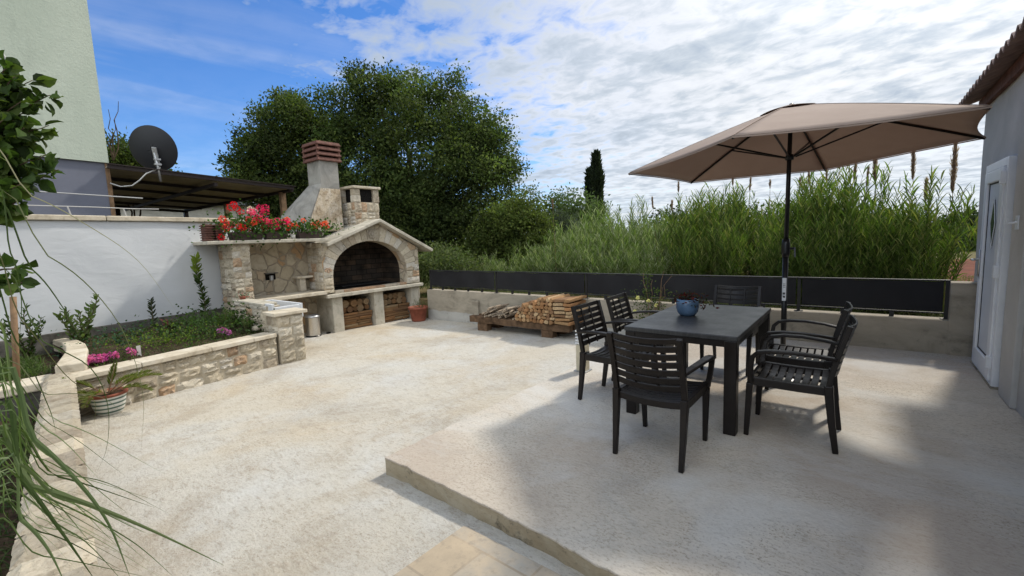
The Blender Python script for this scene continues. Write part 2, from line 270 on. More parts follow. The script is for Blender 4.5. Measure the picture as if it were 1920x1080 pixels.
# ---------------------------------------------------------------- mesh helpers
A = lambda *p: np.array(p, float)
def unit(v): v = np.asarray(v, float); return v/max(np.linalg.norm(v), 1e-9)
class MB:
    def __init__(s): s.V = []; s.F = []; s.C = []; s.n = 0; s.c = (.5, .5, .5)
    def add(s, vs, fs, c=None):
        c = s.c if c is None else c
        s.V.extend([tuple(map(float, v)) for v in vs]); s.F.extend([tuple(i+s.n for i in f) for f in fs]); s.C.extend([c]*len(vs)); s.n += len(vs); return s
    def box(s, x0, x1, y0, y1, z0, z1, c=None):
        vs = [(x, y, z) for z in (z0, z1) for y in (y0, y1) for x in (x0, x1)]
        return s.add(vs, [(0, 2, 3, 1), (4, 5, 7, 6), (0, 1, 5, 4), (2, 6, 7, 3), (0, 4, 6, 2), (1, 3, 7, 5)], c)
    def obox(s, p, u, v, w, c=None):
        "box with corner p and edge vectors u, v, w"
        p, u, v, w = map(np.asarray, (p, u, v, w))
        vs = [p, p+u, p+v, p+u+v, p+w, p+u+w, p+v+w, p+u+v+w]
        f = [(0, 2, 3, 1), (4, 5, 7, 6), (0, 1, 5, 4), (2, 6, 7, 3), (0, 4, 6, 2), (1, 3, 7, 5)]
        if np.dot(np.cross(u, v), w) < 0: f = [g[::-1] for g in f]
        return s.add(vs, f, c)
    def prism(s, pts, d, c=None):
        "extrude polygon pts (3D, in order) by vector d"
        n = len(pts); pts = [np.asarray(p, float) for p in pts]; d = np.asarray(d, float); vs = pts+[p+d for p in pts]
        nrm = sum(np.cross(pts[i]-pts[0], pts[(i+1) % n]-pts[0]) for i in range(1, n-1))
        f = [tuple(range(n))[::-1], tuple(range(n, 2*n))]+[(i, (i+1) % n, (i+1) % n+n, i+n) for i in range(n)]
        if np.dot(nrm, d) < 0: f = [g[::-1] for g in f]
        return s.add(vs, f, c)
    def tube(s, pts, r, k=8, c=None, cap=True):
        pts = [np.asarray(p, float) for p in pts]; n = len(pts); r = [r]*n if np.isscalar(r) else r
        vs = []; t0 = unit(pts[1]-pts[0]); ref = A(0, 0, 1) if abs(t0[2]) < .9 else A(1, 0, 0); u = unit(np.cross(t0, ref))
        for i, p in enumerate(pts):
            t = unit(pts[min(i+1, n-1)]-pts[max(i-1, 0)]); u = unit(u-t*np.dot(u, t)); w = np.cross(t, u)
            for j in range(k):
                a = 2*math.pi*j/k; vs.append(p+(u*math.cos(a)+w*math.sin(a))*r[i])
        f = [(i*k+j, i*k+(j+1) % k, (i+1)*k+(j+1) % k, (i+1)*k+j) for i in range(n-1) for j in range(k)]
        if cap: f += [tuple(range(k))[::-1], tuple((n-1)*k+j for j in range(k))]
        return s.add(vs, f, c)
    def sweep(s, pts, w, h, side, c=None):
        "rectangular bar along pts; w across (direction side), h the other way; w,h scalars or lists"
        pts = [np.asarray(p, float) for p in pts]; n = len(pts); w = [w]*n if np.isscalar(w) else w; h = [h]*n if np.isscalar(h) else h
        side = np.asarray(side, float); vs = []
        for i, p in enumerate(pts):
            t = unit(pts[min(i+1, n-1)]-pts[max(i-1, 0)]); sd = unit(side-t*np.dot(side, t)); up = np.cross(sd, t)
            for a, b in ((-1, -1), (1, -1), (1, 1), (-1, 1)): vs.append(p+sd*a*w[i]/2+up*b*h[i]/2)
        f = [(i*4+j, (i+1)*4+j, (i+1)*4+(j+1) % 4, i*4+(j+1) % 4) for i in range(n-1) for j in range(4)]+[(0, 1, 2, 3), tuple((n-1)*4+j for j in (3, 2, 1, 0))]
        return s.add(vs, f, c)
    def lathe(s, prof, o=(0, 0, 0), k=24, c=None):
        "profile [(r,z)...]"
        vs = [(o[0]+r*math.cos(2*math.pi*j/k), o[1]+r*math.sin(2*math.pi*j/k), o[2]+z) for r, z in prof for j in range(k)]
        return s.add(vs, [(i*k+j, i*k+(j+1) % k, (i+1)*k+(j+1) % k, (i+1)*k+j) for i in range(len(prof)-1) for j in range(k)], c)
    def grid(s, fn, nu, nv, c=None):
        vs = [fn(i/nu, j/nv) for i in range(nu+1) for j in range(nv+1)]
        return s.add(vs, [(i*(nv+1)+j, (i+1)*(nv+1)+j, (i+1)*(nv+1)+j+1, i*(nv+1)+j+1) for i in range(nu) for j in range(nv)], c)
    def build(s, name, mat, root=None, smooth=False, bevel=0., local=False, solid=0.):
        v = np.array(s.V, float)
        if root is not None and not local: v = v-np.array(ROOTS.get(root.name, (0, 0, 0)))
        loc = (0, 0, 0)
        if root is None and not local:
            lo, hi = v.min(0), v.max(0); loc = A((lo[0]+hi[0])/2, (lo[1]+hi[1])/2, lo[2]); v = v-loc
        o = mkobj(name, v, s.F, s.C, mat, root)
        o.location = loc
        if root is None: ROOTS[o.name] = tuple(loc)
        else: ROOTS[o.name] = ROOTS.get(root.name, (0, 0, 0))
        if smooth: o.data.shade_smooth()
        if bevel:
            b = o.modifiers.new('bevel', 'BEVEL'); b.width = bevel; b.segments = 2; b.limit_method = 'ANGLE'; b.angle_limit = R_(40)
        if solid:
            b = o.modifiers.new('solid', 'SOLIDIFY'); b.thickness = solid; b.offset = 0
        return o
ROOTS = {}
def mkobj(name, v, f, c, mat, root=None):
    me = bpy.data.meshes.new(name); me.from_pydata(np.asarray(v).tolist(), [], f)
    ca = me.color_attributes.new('col', 'FLOAT_COLOR', 'POINT'); cc = np.ones((len(v), 4), np.float32); cc[:, :3] = np.asarray(c, np.float32); ca.data.foreach_set('color', cc.ravel())
    me.materials.append(MATS[mat]); me.update()
    o = bpy.data.objects.new(name, me); COL.objects.link(o)
    if root is not None: o.parent = root
    return o
def thing(name, loc, label=None, cat=None, group=None, rz=0.):
    o = bpy.data.objects.new(name, None); COL.objects.link(o); o.location = loc; o.rotation_euler[2] = rz; o.empty_display_size = .1
    ROOTS[o.name] = tuple(loc); return tag(o, label, cat, group)
def tag(o, label=None, cat=None, group=None, kind=None):
    if label: o['label'] = label
    if cat: o['category'] = cat
    if group: o['group'] = group
    if kind: o['kind'] = kind
    return o
def struct(o): o['kind'] = 'structure'; return o
def copy_tree(o, parent=None):
    c = o.copy(); COL.objects.link(c); c.parent = parent
    for ch in list(o.children): copy_tree(ch, c)
    return c
def zp(x, y): return -.13+.018*(x+2.6)-.016*(y-1.8)      # fall of the patio

STONEC = [(.46, .40, .30), (.40, .345, .255), (.50, .45, .36), (.36, .30, .22), (.52, .48, .41), (.43, .37, .275), (.47, .41, .31), (.38, .25, .15)]
def stone_block(mb, O, U, V, Nn, w, h, depth, rng, c):
    k = 5; vs = []
    tilt = rng.normal(0, .25, 2)
    for i in range(k+1):
        for j in range(k+1):
            a, b = i/k, j/k; e = min(a, 1-a)*w/.03; g = min(b, 1-b)*h/.03
            hh = depth*min(1, .15+.85*min(e, 1)**.6)*min(1, .15+.85*min(g, 1)**.6)
            if 0 < i < k and 0 < j < k: hh *= 1+rng.normal(0, .28)+tilt[0]*(a-.5)+tilt[1]*(b-.5)
            ja, jb = (rng.normal(0, .012), rng.normal(0, .012))
            vs.append(O+U*(a*w+ja*(.35 if i in (0, k) else .6))+V*(b*h+jb*(.35 if j in (0, k) else .6))+Nn*hh)
    fs = [(i*(k+1)+j, (i+1)*(k+1)+j, (i+1)*(k+1)+j+1, i*(k+1)+j+1) for i in range(k) for j in range(k)]
    if np.dot(np.cross(U, V), Nn) < 0: fs = [f[::-1] for f in fs]
    mb.add(vs, fs, c)
    # sides
    rim = [i*(k+1) for i in range(k+1)]+[k*(k+1)+j for j in range(1, k+1)]+[i*(k+1)+k for i in range(k-1, -1, -1)]+[j for j in range(k-1, 0, -1)]
    rv = [vs[i] for i in rim]; n = len(rv); mb.add(rv+[p-Nn*(depth*.5) for p in rv], [(i, (i+1) % n, (i+1) % n+n, i+n) for i in range(n)], c)
def stones(mb, O, U, V, Nn, W_, H_, rng, course=(.10, .17), lw=(.13, .32), depth=.022, gap=.014, inside=None, cols=STONEC):
    O, U, V, Nn = map(lambda q: np.asarray(q, float), (O, U, V, Nn)); z = 0
    while z < H_-.03:
        ch = rng.uniform(*course)
        if H_-(z+ch) < course[0]*.7: ch = H_-z
        x = 0
        while x < W_-.02:
            w = rng.uniform(*lw)
            if W_-(x+w) < lw[0]*.7: w = W_-x
            if inside is None or all(inside(x+a*w, z+b*ch) for a in (0, 1) for b in (0, 1)):
                c = cols[rng.integers(len(cols))]; f = rng.uniform(.85, 1.12); c = tuple(min(1, q*f) for q in c)
                if rng.random() < .16 and ch > .12: 
                    stone_block(mb, O+U*(x+gap/2)+V*(z+gap/2), U, V, Nn, w-gap, ch/2-gap, depth, rng, c); stone_block(mb, O+U*(x+gap/2)+V*(z+ch/2+gap/2), U, V, Nn, w-gap, ch/2-gap, depth, rng, tuple(q*.9 for q in c))
                else: stone_block(mb, O+U*(x+gap/2)+V*(z+gap/2), U, V, Nn, w-gap, ch-gap, depth*rng.uniform(.7, 1.25), rng, c)
            x += w
        z += ch
X_, Y_, Z_ = A(1, 0, 0), A(0, 1, 0), A(0, 0, 1)

# leaves: arrays of rhombus blades
def blades(P, D, Ln, Wd, C, rng, fold=True):
    "P base points (n,3), D unit directions, Ln, Wd arrays; returns verts, faces, cols of pointed two-facet leaves"
    n = len(P); r = rng.normal(size=(n, 3)); Sd = np.cross(D, r); Sd /= np.linalg.norm(Sd, axis=1)[:, None]+1e-9; Nn = np.cross(D, Sd)
    Ln = Ln[:, None]; Wd = Wd[:, None]
    v = np.stack([P, P+D*Ln*.45+Sd*Wd*.5+Nn*Wd*.15, P+D*Ln-Nn*Wd*.2, P+D*Ln*.45-Sd*Wd*.5+Nn*Wd*.15], 1).reshape(-1, 3)
    b = np.arange(n)*4; f = np.stack([b, b+1, b+2, b+3], 1).tolist()
    return v, f, np.repeat(C, 4, 0)
def blades8(P, D, Ln, Wd, C, rng):
    "rounded leaf folded along its midrib, tip bent down"
    n = len(P); r = rng.normal(size=(n, 3)); Sd = np.cross(D, r); Sd /= np.linalg.norm(Sd, axis=1)[:, None]+1e-9; Nn = np.cross(D, Sd); L_, W_ = Ln[:, None], Wd[:, None]; V = []
    for t, w, dn in ((0, 0, 0), (.22, .36, .02), (.5, .5, .0), (.8, .26, -.06), (1., 0, -.16)): V.append(P+D*L_*t+Nn*L_*dn)
    for sg in (-1, 1):
        for t, w, dn in ((.22, .38, .03), (.5, .5, .02), (.8, .27, -.05)): V.append(P+D*L_*t+Sd*W_*w*sg+Nn*(L_*dn+W_*.13))
    v = np.stack(V, 1).reshape(-1, 3); b = np.arange(n)*11; f = []
    for q in ((0, 1, 5), (1, 2, 6, 5), (2, 3, 7, 6), (3, 4, 7), (0, 8, 1), (1, 8, 9, 2), (2, 9, 10, 3), (3, 10, 4)): f += np.stack([b+i for i in q], 1).tolist()
    return v, f, np.repeat(C, 11, 0)
def leafobj(name, P, D, Ln, Wd, C, root=None, mat='leaf', rng=RNG, rounded=False):
    v, f, c = (blades8 if rounded else blades)(np.asarray(P), np.asarray(D), np.asarray(Ln), np.asarray(Wd), np.asarray(C), rng)
    off = A(*ROOTS.get(root.name, (0, 0, 0))) if root is not None else A(0, 0, 0); loc = A(0, 0, 0)
    if root is None: loc = A(*v.mean(0)[:2], v[:, 2].min())
    o = mkobj(name, v-off-loc, f, c, mat, root); o.location = loc
    return o
def colmix(n, cols, rng, jit=.18):
    cols = np.array(cols); c = cols[rng.integers(len(cols), size=n)]; return np.clip(c*(1+rng.normal(0, jit, (n, 1))), .004, 1)
def crown(name, blobs, nclump, per, size, cols, root, spread=.35, seed=1, flat=.0, wr=.55, fill=.25, bill=0):
    rng = np.random.default_rng(seed); B = np.array(blobs, float)
    if bill:
        sub = []
        for b in B:
            for _ in range(bill):
                d = rng.normal(size=3); d /= np.linalg.norm(d); k = rng.uniform(.26, .44); sub.append((*(b[:3]+d*b[3:6]*rng.uniform(.55, .86)), *(b[3:6]*k*(1, 1, .8))))
        B = np.array(sub+[tuple(b[:3])+tuple(b[3:6]*.72) for b in B])
    vol = (B[:, 3]*B[:, 4]+B[:, 3]*B[:, 5]); pick = rng.choice(len(B), nclump, p=vol/vol.sum()); b = B[pick]
    d = rng.normal(size=(nclump, 3)); d /= np.linalg.norm(d, axis=1)[:, None]; rr = np.where(rng.random(nclump) < fill, rng.random(nclump)**.5*.85, rng.uniform(.86, 1.06, nclump)*(1+.10*np.sin(d[:, 0]*7+b[:, 0])*np.cos(d[:, 2]*6+d[:, 1]*5)))
    cc = b[:, :3]+d*b[:, 3:6]*rr[:, None]; tint = colmix(nclump, cols, rng, .13)*np.clip(1+.32*rng.normal(size=len(B)), .5, 1.7)[pick][:, None]
    P = np.repeat(cc, per, 0)+rng.normal(size=(nclump*per, 3))*spread*(1, 1, .65); n = len(P)
    D = np.repeat(d, per, 0)*.6+rng.normal(size=(n, 3)); D[:, 2] -= flat; D /= np.linalg.norm(D, axis=1)[:, None]
    ln = size*rng.uniform(.6, 1.3, n); return leafobj(name, P, D, ln, ln*wr, np.clip(np.repeat(tint, per, 0)*(1+rng.normal(0, .11, (n, 1))), .003, 1), root, rng=rng)
def limb(mb, a, b, r0, r1, rng, wob=.06, k=7):
    a, b = np.asarray(a, float), np.asarray(b, float); n = 6; ln = np.linalg.norm(b-a)
    pts = [a+(b-a)*i/n+(rng.normal(size=3)*wob*ln*(0 if i in (0, n) else .5)) for i in range(n+1)]; mb.tube(pts, [r0+(r1-r0)*i/n for i in range(n+1)], k); return pts
def tree(name, label, cat, base, blobs, nclump, per, size, cols, group=None, trunk_r=.25, seed=1, spread=.35, fill=.25, wr=.55, bill=0):
    root = thing(name, tuple(base), label, cat, group); rng = np.random.default_rng(seed+77); mb = MB(); base = np.asarray(base, float)
    B = np.array(blobs); top = B[:, :3].mean(0); fork = base+(top-base)*.45; limb(mb, base, fork, trunk_r, trunk_r*.7, rng, .03, 10)
    for b in B: limb(mb, fork, b[:3], trunk_r*.5, trunk_r*.08, rng)
    mb.build('trunk', 'bark', root, smooth=True); crown('crown', blobs, nclump, per, size, cols, root, spread, seed, fill=fill, wr=wr, bill=bill); return root

# ---------------------------------------------------------------- the ground
def ground():
    xs = sorted(set([-900, -400, -200, -100, -60, -40, -30, -20, -14, -9.62, -9.6, -5, 1.3, 1.32, 6, 12, 20, 40, 80, 200, 500, 900])); ys = sorted(set([-300, -60, -12, -6, 0, 3, 7.05, 7.07, 8, 9, 10, 12, 14, 17, 20, 25, 30, 40, 60, 100, 200, 500, 1200]))
    mb = MB(); vs = []
    for x in xs:
        for y in ys:
            vs.append((x, y, -.75 if (-9.61 < x < 1.31 and y < 7.06) else .12-.004*max(0, min(y-12, 200))*.5))
    ny = len(ys); mb.add(vs, [(i*ny+j, (i+1)*ny+j, (i+1)*ny+j+1, i*ny+j+1) for i in range(len(xs)-1) for j in range(ny-1)])
    return struct(mb.build('ground', 'meadow', local=True))
ground()
mb = MB(); mb.add([(-.4, 12.4, .14), (14, 12.0, .14), (16, 24, .12), (-.8, 22, .12)], [(0, 1, 2, 3)]); struct(mb.build('red_earth_field', 'red_soil'))
mb = MB(); pts = [(-9.6, 7.0), (-9.6, .75), (-6.75, .60), (-2.4, .08), (.6, -.25), (3, -.5), (3, 7.0)]
mb.add([(x, y, zp(x, y)) for x, y in pts], [tuple(range(len(pts)))[::-1]]); o = mb.build('patio', 'patio_concrete', local=True); struct(o)
mb = MB(); pts = [(-1.73, 1.66), (-1.76, -.3), (3, -.5), (3, 1.55)]; mb.add([(x, y, zp(x, y)+.006) for x, y in pts], [(0, 1, 2, 3)]); struct(mb.build('paved_path', 'paving_tile', local=True))
rg = np.random.default_rng(3)
def jl(a, b, n, j): return [(a[0]+(b[0]-a[0])*i/n+rg.normal()*j, a[1]+(b[1]-a[1])*i/n+rg.normal()*j) for i in range(n)]
out = jl((-2.62, 1.78), (-1.28, 1.735), 22, .004)+jl((-1.28, 1.735), (-.80, 1.695), 8, .004)+jl((-.80, 1.695), (1.4, 1.50), 30, .004)+[(1.4, 1.50), (1.4, 6.95), (-2.52, 6.95)]+jl((-2.52, 6.95), (-2.60, 4.2), 30, .004)+jl((-2.60, 4.2), (-2.62, 1.78), 40, .004)
mb = MB(); mb.prism([(x, y, -.014) for x, y in out], (0, 0, .014)); o = mb.build('raised_slab', 'slab_concrete', local=True, bevel=.008); struct(o)
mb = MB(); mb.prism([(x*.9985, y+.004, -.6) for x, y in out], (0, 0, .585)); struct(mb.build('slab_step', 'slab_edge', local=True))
# soils
def wallx(y): return -8.52-.18*y
mb = MB(); mb.grid(lambda u, v: (lambda y: (lambda x0, x1: (x0+(x1-x0)*v, y, .205+(.33-.205)*v+.02*math.sin(9*u+5*v)*math.cos(7*v)))(-6.45-.13*(y-.7), wallx(y)+.01))(.80+2.28*u), 24, 10)
struct(mb.build('flower_bed_soil', 'soil', local=True))
mb = MB(); mb.grid(lambda u, v: (-9.4+2.45*v, -1.4+2.2*u, .20+.02*math.sin(8*u+6*v)), 12, 12); struct(mb.build('left_bed_soil', 'soil', local=True))
mb = MB(); mb.grid(lambda u, v: (-7.0+7.0*v, -2.6+(2.6+(.62-.085*7*v))*u, -.12+.02*math.sin(8*u+16*v)), 10, 20); struct(mb.build('lower_bed_soil', 'soil', local=True))

# ---------------------------------------------------------------- walls
def yard_wall():
    r = thing('concrete_yard_wall', (-3.6, 7.0, -.6), 'low weathered concrete wall under the black screened railing at the back of the patio', 'wall')
    mb = MB()
    mb.grid(lambda u, v: (-8.0+8.76*u, 6.9+.012*math.sin(14*u)*(1-v)+.004*math.sin(50*u), -.6+.985*v), 60, 6)
    mb.box(-8.0, .76, 6.93, 7.12, -.6, .386); mb.add([(-8.0, 6.9, .385), (.76, 6.9, .385), (.76, 6.94, .3865), (-8, 6.94, .3865)], [(0, 1, 2, 3)])
    mb.build('wall_body', 'yard_wall_concrete', r)
    mb = MB(); mb.grid(lambda u, v: (.76+.24*u, 6.885, -.1+.91*v), 3, 8); mb.box(.76, 1.0, 6.886, 7.12, -.6, .815); mb.build('end_post', 'yard_wall_concrete', r, bevel=.012)
    mb = MB(); mb.box(-6.52, -6.35, 6.83, 6.898, -.33, .22); mb.build('buttress', 'yard_wall_concrete', r, bevel=.01)
yard_wall()
def white_wall():
    r = thing('garden_wall', (wallx(1), 1, 0), 'tall white rough plastered garden wall with a stone coping behind the flower bed', 'wall')
    y0, y1 = -4.0, 4.35
    def fn(u, v):
        y = y0+(y1-y0)*u; z = .45+1.53*v; k = .006*math.sin(17*u+3*v)+.005*math.sin(41*u+9*v); return (wallx(y)+k, y, z)
    mb = MB(); mb.grid(fn, 80, 20); mb.build('plaster_face', 'white_render', r, smooth=True)
    mb = MB(); mb.prism([(wallx(y0)-.01, y0, -.6), (wallx(y1)-.01, y1, -.6), (wallx(y1)-.22, y1, -.6), (wallx(y0)-.22, y0, -.6)], (0, 0, 2.57)); mb.build('core', 'grey_render', r)
    mb = MB(); mb.prism([(wallx(y0)+.03, y0, -.2), (wallx(3.02)+.035, 3.02, -.2), (wallx(3.02)-.02, 3.02, -.2), (wallx(y0)-.02, y0, -.2)], (0, 0, .66)); mb.build('footing', 'footing_concrete', r, bevel=.01)
    for a, b in ((-4, -1.2), (-1.19, 1.55), (1.56, 3.3), (3.31, 4.35)):
        mb = MB(); mb.prism([(wallx(a)+.05, a, 1.985), (wallx(b)+.05, b, 1.985), (wallx(b)-.28, b, 1.985), (wallx(a)-.28, a, 1.985)], (0, 0, .075)); mb.build('coping', 'coping_stone', r, bevel=.012)
white_wall()
def planter_wall():
    r = thing('planter_wall', (-6.5, 1.8, -.2), 'low stone wall with pale coping edging the flower bed', 'wall')
    P0, P1 = A(-6.36, .68), A(-6.72, 2.90); d = P1-P0; Ln = np.linalg.norm(d); d /= Ln; nn = A(d[1], -d[0]); U = A(*d, 0); NN = A(*nn, 0)
    rng = np.random.default_rng(5); O = A(*(P0-nn*.02), -.30)
    mb = MB(); mb.obox(A(*(P0-nn*.24), -.6), U*Ln, A(*(nn*.215), 0), Z_*.80); mb.build('core', 'mortar', r)
    mb = MB(); stones(mb, A(*(P0-nn*.028), -.27), U, Z_, NN, Ln, .49, rng, (.13, .20), (.14, .34), .03, .022); mb.build('stone_facing', 'rock_stone', r)
    x = -.02
    for w in (.62, .75, .55, .34):
        mb = MB(); mb.obox(A(*(P0+d*x-nn*.27), .205), U*(w-.006), A(*(nn*.30), 0), Z_*.055); mb.build('coping', 'coping_stone', r, bevel=.008); x += w
    return r
planter_wall()
def corner_walls():
    # near wall of rough coping blocks, then the curved kerb between the two beds
    r = thing('rough_stone_wall', (-4.5, .4, -.4), 'low wall topped with rough rock-faced blocks running towards the grass clump in the foreground', 'wall')
    rng = np.random.default_rng(8); a0, a1 = A(-6.72, .76), A(-6.6, .52)          # across at the far end
    b0, b1 = A(.4, -.07), A(.4, -.36)
    def ln(t, s): p = a0+(b0-a0)*t; q = A(-6.72, .52)+(b1-A(-6.72, .52))*t; return p+(q-p)*s
    mb = MB(); pr = [A(*ln(0, .06), -.6), A(*ln(1, .06), -.6), A(*ln(1, .97), -.6), A(*ln(0, .97), -.6)]; mb.prism(pr, (0, 0, .80)); mb.build('core', 'pale_cement', r, bevel=.01)
    t = 0.; n = 0
    while t < .999:
        w = rng.uniform(.024, .05); t1 = min(1, t+w); mbx = MB(); c = STONEC[rng.integers(7)]; f = rng.uniform(.62, 1.12); c = tuple(q*f for q in c)
        k, q = 8, 6; vs = []
        for i in range(k+1):
            for j in range(q+1):
                a, b = i/k, j/q; p = ln(t+.0016+(t1-t-.0032)*a, b*.97+.01); e = min(1, min(a, 1-a)*7+.1); g = min(1, min(b, 1-b)*7+.1)
                vs.append(A(p[0]+rng.normal()*.003, p[1]+rng.normal()*.002, .225+.042*min(e, g)**.5+rng.normal()*.0022+.006*math.sin(b*4+t*40)))
        mbx.add(vs, [(i*(q+1)+j, i*(q+1)+j+1, (i+1)*(q+1)+j+1, (i+1)*(q+1)+j) for i in range(k) for j in range(q)][0:], c)
        mbx.prism([A(*ln(t+.0018, .02), .17), A(*ln(t1-.0018, .02), .17), A(*ln(t1-.0018, .98), .17), A(*ln(t+.0018, .98), .17)], (0, 0, .05), c)
        mbx.build('coping_block', 'rock_stone', r, smooth=False); t = t1
    r2 = thing('curved_kerb', (-7.9, .8, .1), 'curved pale stone kerb between the two planted beds by the white wall', 'kerb')
    P = [A(-8.75, .86, .29), A(-8.3, .93, .295), A(-7.85, .93, .295), A(-7.4, .88, .29), A(-7.0, .80, .285), A(-6.62, .72, .275)]
    mb = MB(); mb.sweep(P, [.14, .16, .18, .2, .22, .24], .16, (0, 1, 0)); mb.build('kerb_stone', 'coping_stone', r2, bevel=.015)
    r3 = thing('bed_edging', (-6.8, 0, 0), 'broad pale stone edging in front of the left grass bed', 'edging')
    mb = MB(); mb.prism([(-7.0, -2.0, .13), (-6.50, -2.0, .13), (-6.62, .52, .13), (-7.0, .62, .13)], (0, 0, .09)); mb.build('edging_top', 'coping_stone', r3, bevel=.015)
    mb = MB(); mb.prism([(-6.98, -2.0, -.4), (-6.54, -2.0, -.4), (-6.66, .5, -.4), (-6.98, .6, -.4)], (0, 0, .528)); mb.build('edging_base', 'footing_concrete', r3)
corner_walls()

# ---------------------------------------------------------------- barbecue
def barbecue():
    rt = thing('stone_barbecue', (-8.9, 5.2, -.3), 'large stone outdoor barbecue with arched hearth, gabled roof and two chimneys', 'barbecue')
    rng = np.random.default_rng(21)
    FX = -8.48; cy, sz, hw, rise = 5.795, .90, .925, .66; b0 = .535
    poly = [(4.66, b0), (4.66, 1.50), (5.97, 1.935), (7.10, 1.37), (7.10, b0)]
    def outer(ang):
        dx, dz_ = math.cos(ang), math.sin(ang); best = 9
        for i in range(len(poly)-1):
            (x1, z1), (x2, z2) = poly[i], poly[i+1]; ex, ez = x2-x1, z2-z1; den = dx*ez-dz_*ex
            if abs(den) < 1e-9: continue
            t = ((x1-cy)*ez-(z1-sz)*ex)/den; s = ((x1-cy)*dz_-(z1-sz)*dx)/den
            if t > 0 and -1e-6 <= s <= 1+1e-6: best = min(best, t)
        return (cy+dx*best, sz+dz_*best)
    def inner(ang, k=1.): return (cy+hw*k*math.cos(ang), sz+rise*(k if k == 1 else (1+(k-1)*hw/rise))*math.sin(ang))
    n = 36; I = [(cy-hw, b0)]+[inner(math.pi*(1-i/n)) for i in range(n+1)]+[(cy+hw, b0)]
    O = [(4.66, b0)]+[outer(math.pi*(1-i/n)) for i in range(n+1)]+[(7.10, b0)]
    mb = MB()
    for i in range(len(I)-1):
        q = [(FX, *I[i]), (FX, *O[i]), (FX, *O[i+1]), (FX, *I[i+1])]; mb.add(q, [(0, 1, 2, 3)])
        mb.add([(FX, *I[i]), (FX-.26, *I[i]), (FX-.26, *I[i+1]), (FX, *I[i+1])], [(0, 3, 2, 1)])
    mb.prism([(FX-.012, 4.9, 1.615), (FX-.012, 6.85, 1.615), (FX-.012, 5.97, 1.985)], (-.1, 0, 0))
    mb.add([(FX, 7.10, b0), (FX-.95, 7.10, b0), (FX-.95, 7.10, 1.37), (FX, 7.10, 1.37)], [(0, 1, 2, 3)])
    fa = mb.build('arch_front', 'crazy_stone', rt)
    mb = MB(); nv = 21
    for i in range(nv):
        a0, a1 = math.pi*(1-(i+.03)/nv), math.pi*(1-(i+.97)/nv); k = rng.uniform(1.25, 1.34)
        if i == nv//2: k = 1.38
        def lim(a, kk):
            p = inner(a, kk); o = outer(math.atan2(p[1]-sz, p[0]-cy)); d1 = math.hypot(p[0]-cy, p[1]-sz); d2 = math.hypot(o[0]-cy, o[1]-sz)-.015
            return p if d1 <= d2 else (cy+(p[0]-cy)*d2/d1, sz+(p[1]-sz)*d2/d1)
        c = STONEC[rng.integers(7)]; f = rng.uniform(.88, 1.1); c = tuple(q*f for q in c)
        q = [inner(a0, 1.005), lim(a0, k), lim(a1, k), inner(a1, 1.005)]; mb.prism([(FX, *p) for p in q], (.02+rng.uniform(0, .008), 0, 0), c)
    mb.build('voussoirs', 'rock_stone', fa, bevel=.006)
    mb = MB(); stones(mb, A(FX, 4.665, b0), Y_, Z_, X_, .20, .42, rng, (.12, .17), (.2, .21), .02, .012); mb.build('left_jamb_stones', 'rock_stone', fa); mb = MB(); stones(mb, A(FX, 6.73, b0), Y_, Z_, X_, .37, .44, rng, (.13, .2), (.15, .3), .02, .012); mb.build('right_jamb_stones', 'rock_stone', fa)
    mb = MB(); rs = []
    for k in range(14):
        a = 2*math.pi*k/14; rr = .07*(1+.25*(k % 2)); rs.append((FX+.02, 5.83+rr*1.15*math.cos(a), 1.71+rr*1.2*math.sin(a)))
    mb.prism(rs, (.028, 0, 0), (.42, .37, .28)); mb.prism([(FX+.045, 5.83+.035*math.cos(a), 1.71+.035*math.sin(a)) for a in np.linspace(0, 2*math.pi, 10, endpoint=False)], (.022, 0, 0), (.5, .45, .36)); mb.build('carved_rosette', 'rock_stone', fa, bevel=.006)
    for yy in (4.76,):
        mb = MB()
        for dy, dz2 in ((-.055, 0), (0, .012), (.055, 0), (-.028, .03), (.028, .03), (0, -.025)): mb.prism([(FX+.015, yy+dy+.026*math.cos(a), 1.0+dz2+.026*math.sin(a)) for a in np.linspace(0, 2*math.pi, 8, endpoint=False)], (.026, 0, 0), (.40, .27, .18))
        mb.build('carved_boss', 'rock_stone', fa, bevel=.005)
    # chamber
    mb = MB(); x1 = -9.42
    q = [(4.86, b0), (4.86, 1.30), (5.4, 1.62), (6.2, 1.62), (6.74, 1.30), (6.74, b0)]
    for (ya, za), (yb, zb) in zip(q[:-1], q[1:]): mb.add([(FX-.26, ya, za), (x1, ya, za), (x1, yb, zb), (FX-.26, yb, zb)], [(0, 3, 2, 1)])
    mb.add([(x1, y, z) for y, z in q], [tuple(range(6))[::-1]]); mb.build('hearth_lining', 'sooty_brick', rt)
    mb = MB(); mb.box(-9.42, -8.60, 4.87, 6.73, .53, .56); mb.build('hearth_floor', 'charcoal', rt)
    mb = MB()
    for i in range(26): mb.tube([(-8.72, 5.25+.045*i, .62), (-9.25, 5.25+.045*i, .62)], .005, 5)
    for xx in (-8.74, -9.0, -9.24): mb.tube([(xx, 5.2, .615), (xx, 6.42, .615)], .008, 6)
    for xx in (-8.74, -9.24):
        for yy in (5.25, 6.38): mb.tube([(xx, yy, .56), (xx, yy, .62)], .008, 6)
    mb.build('grill_grate', 'black_frame', rt)
    mb = MB(); y = 4.9
    while y < 6.68:
        w = .205; c = [(.36, .22, .13), (.40, .30, .21), (.33, .20, .12), (.38, .33, .26)][rng.integers(4)]; mb.box(-8.66, -8.50, y, y+w-.008, .515, .565+rng.uniform(0, .006), c); y += w
    mb.build('firebrick_edge', 'rock_stone', rt, bevel=.006)
    # counters
    mb = MB(); mb.box(-9.42, -8.38, 4.66, 7.13, .445, .515); mb.build('hearth_counter', 'pale_cement', rt, bevel=.01)
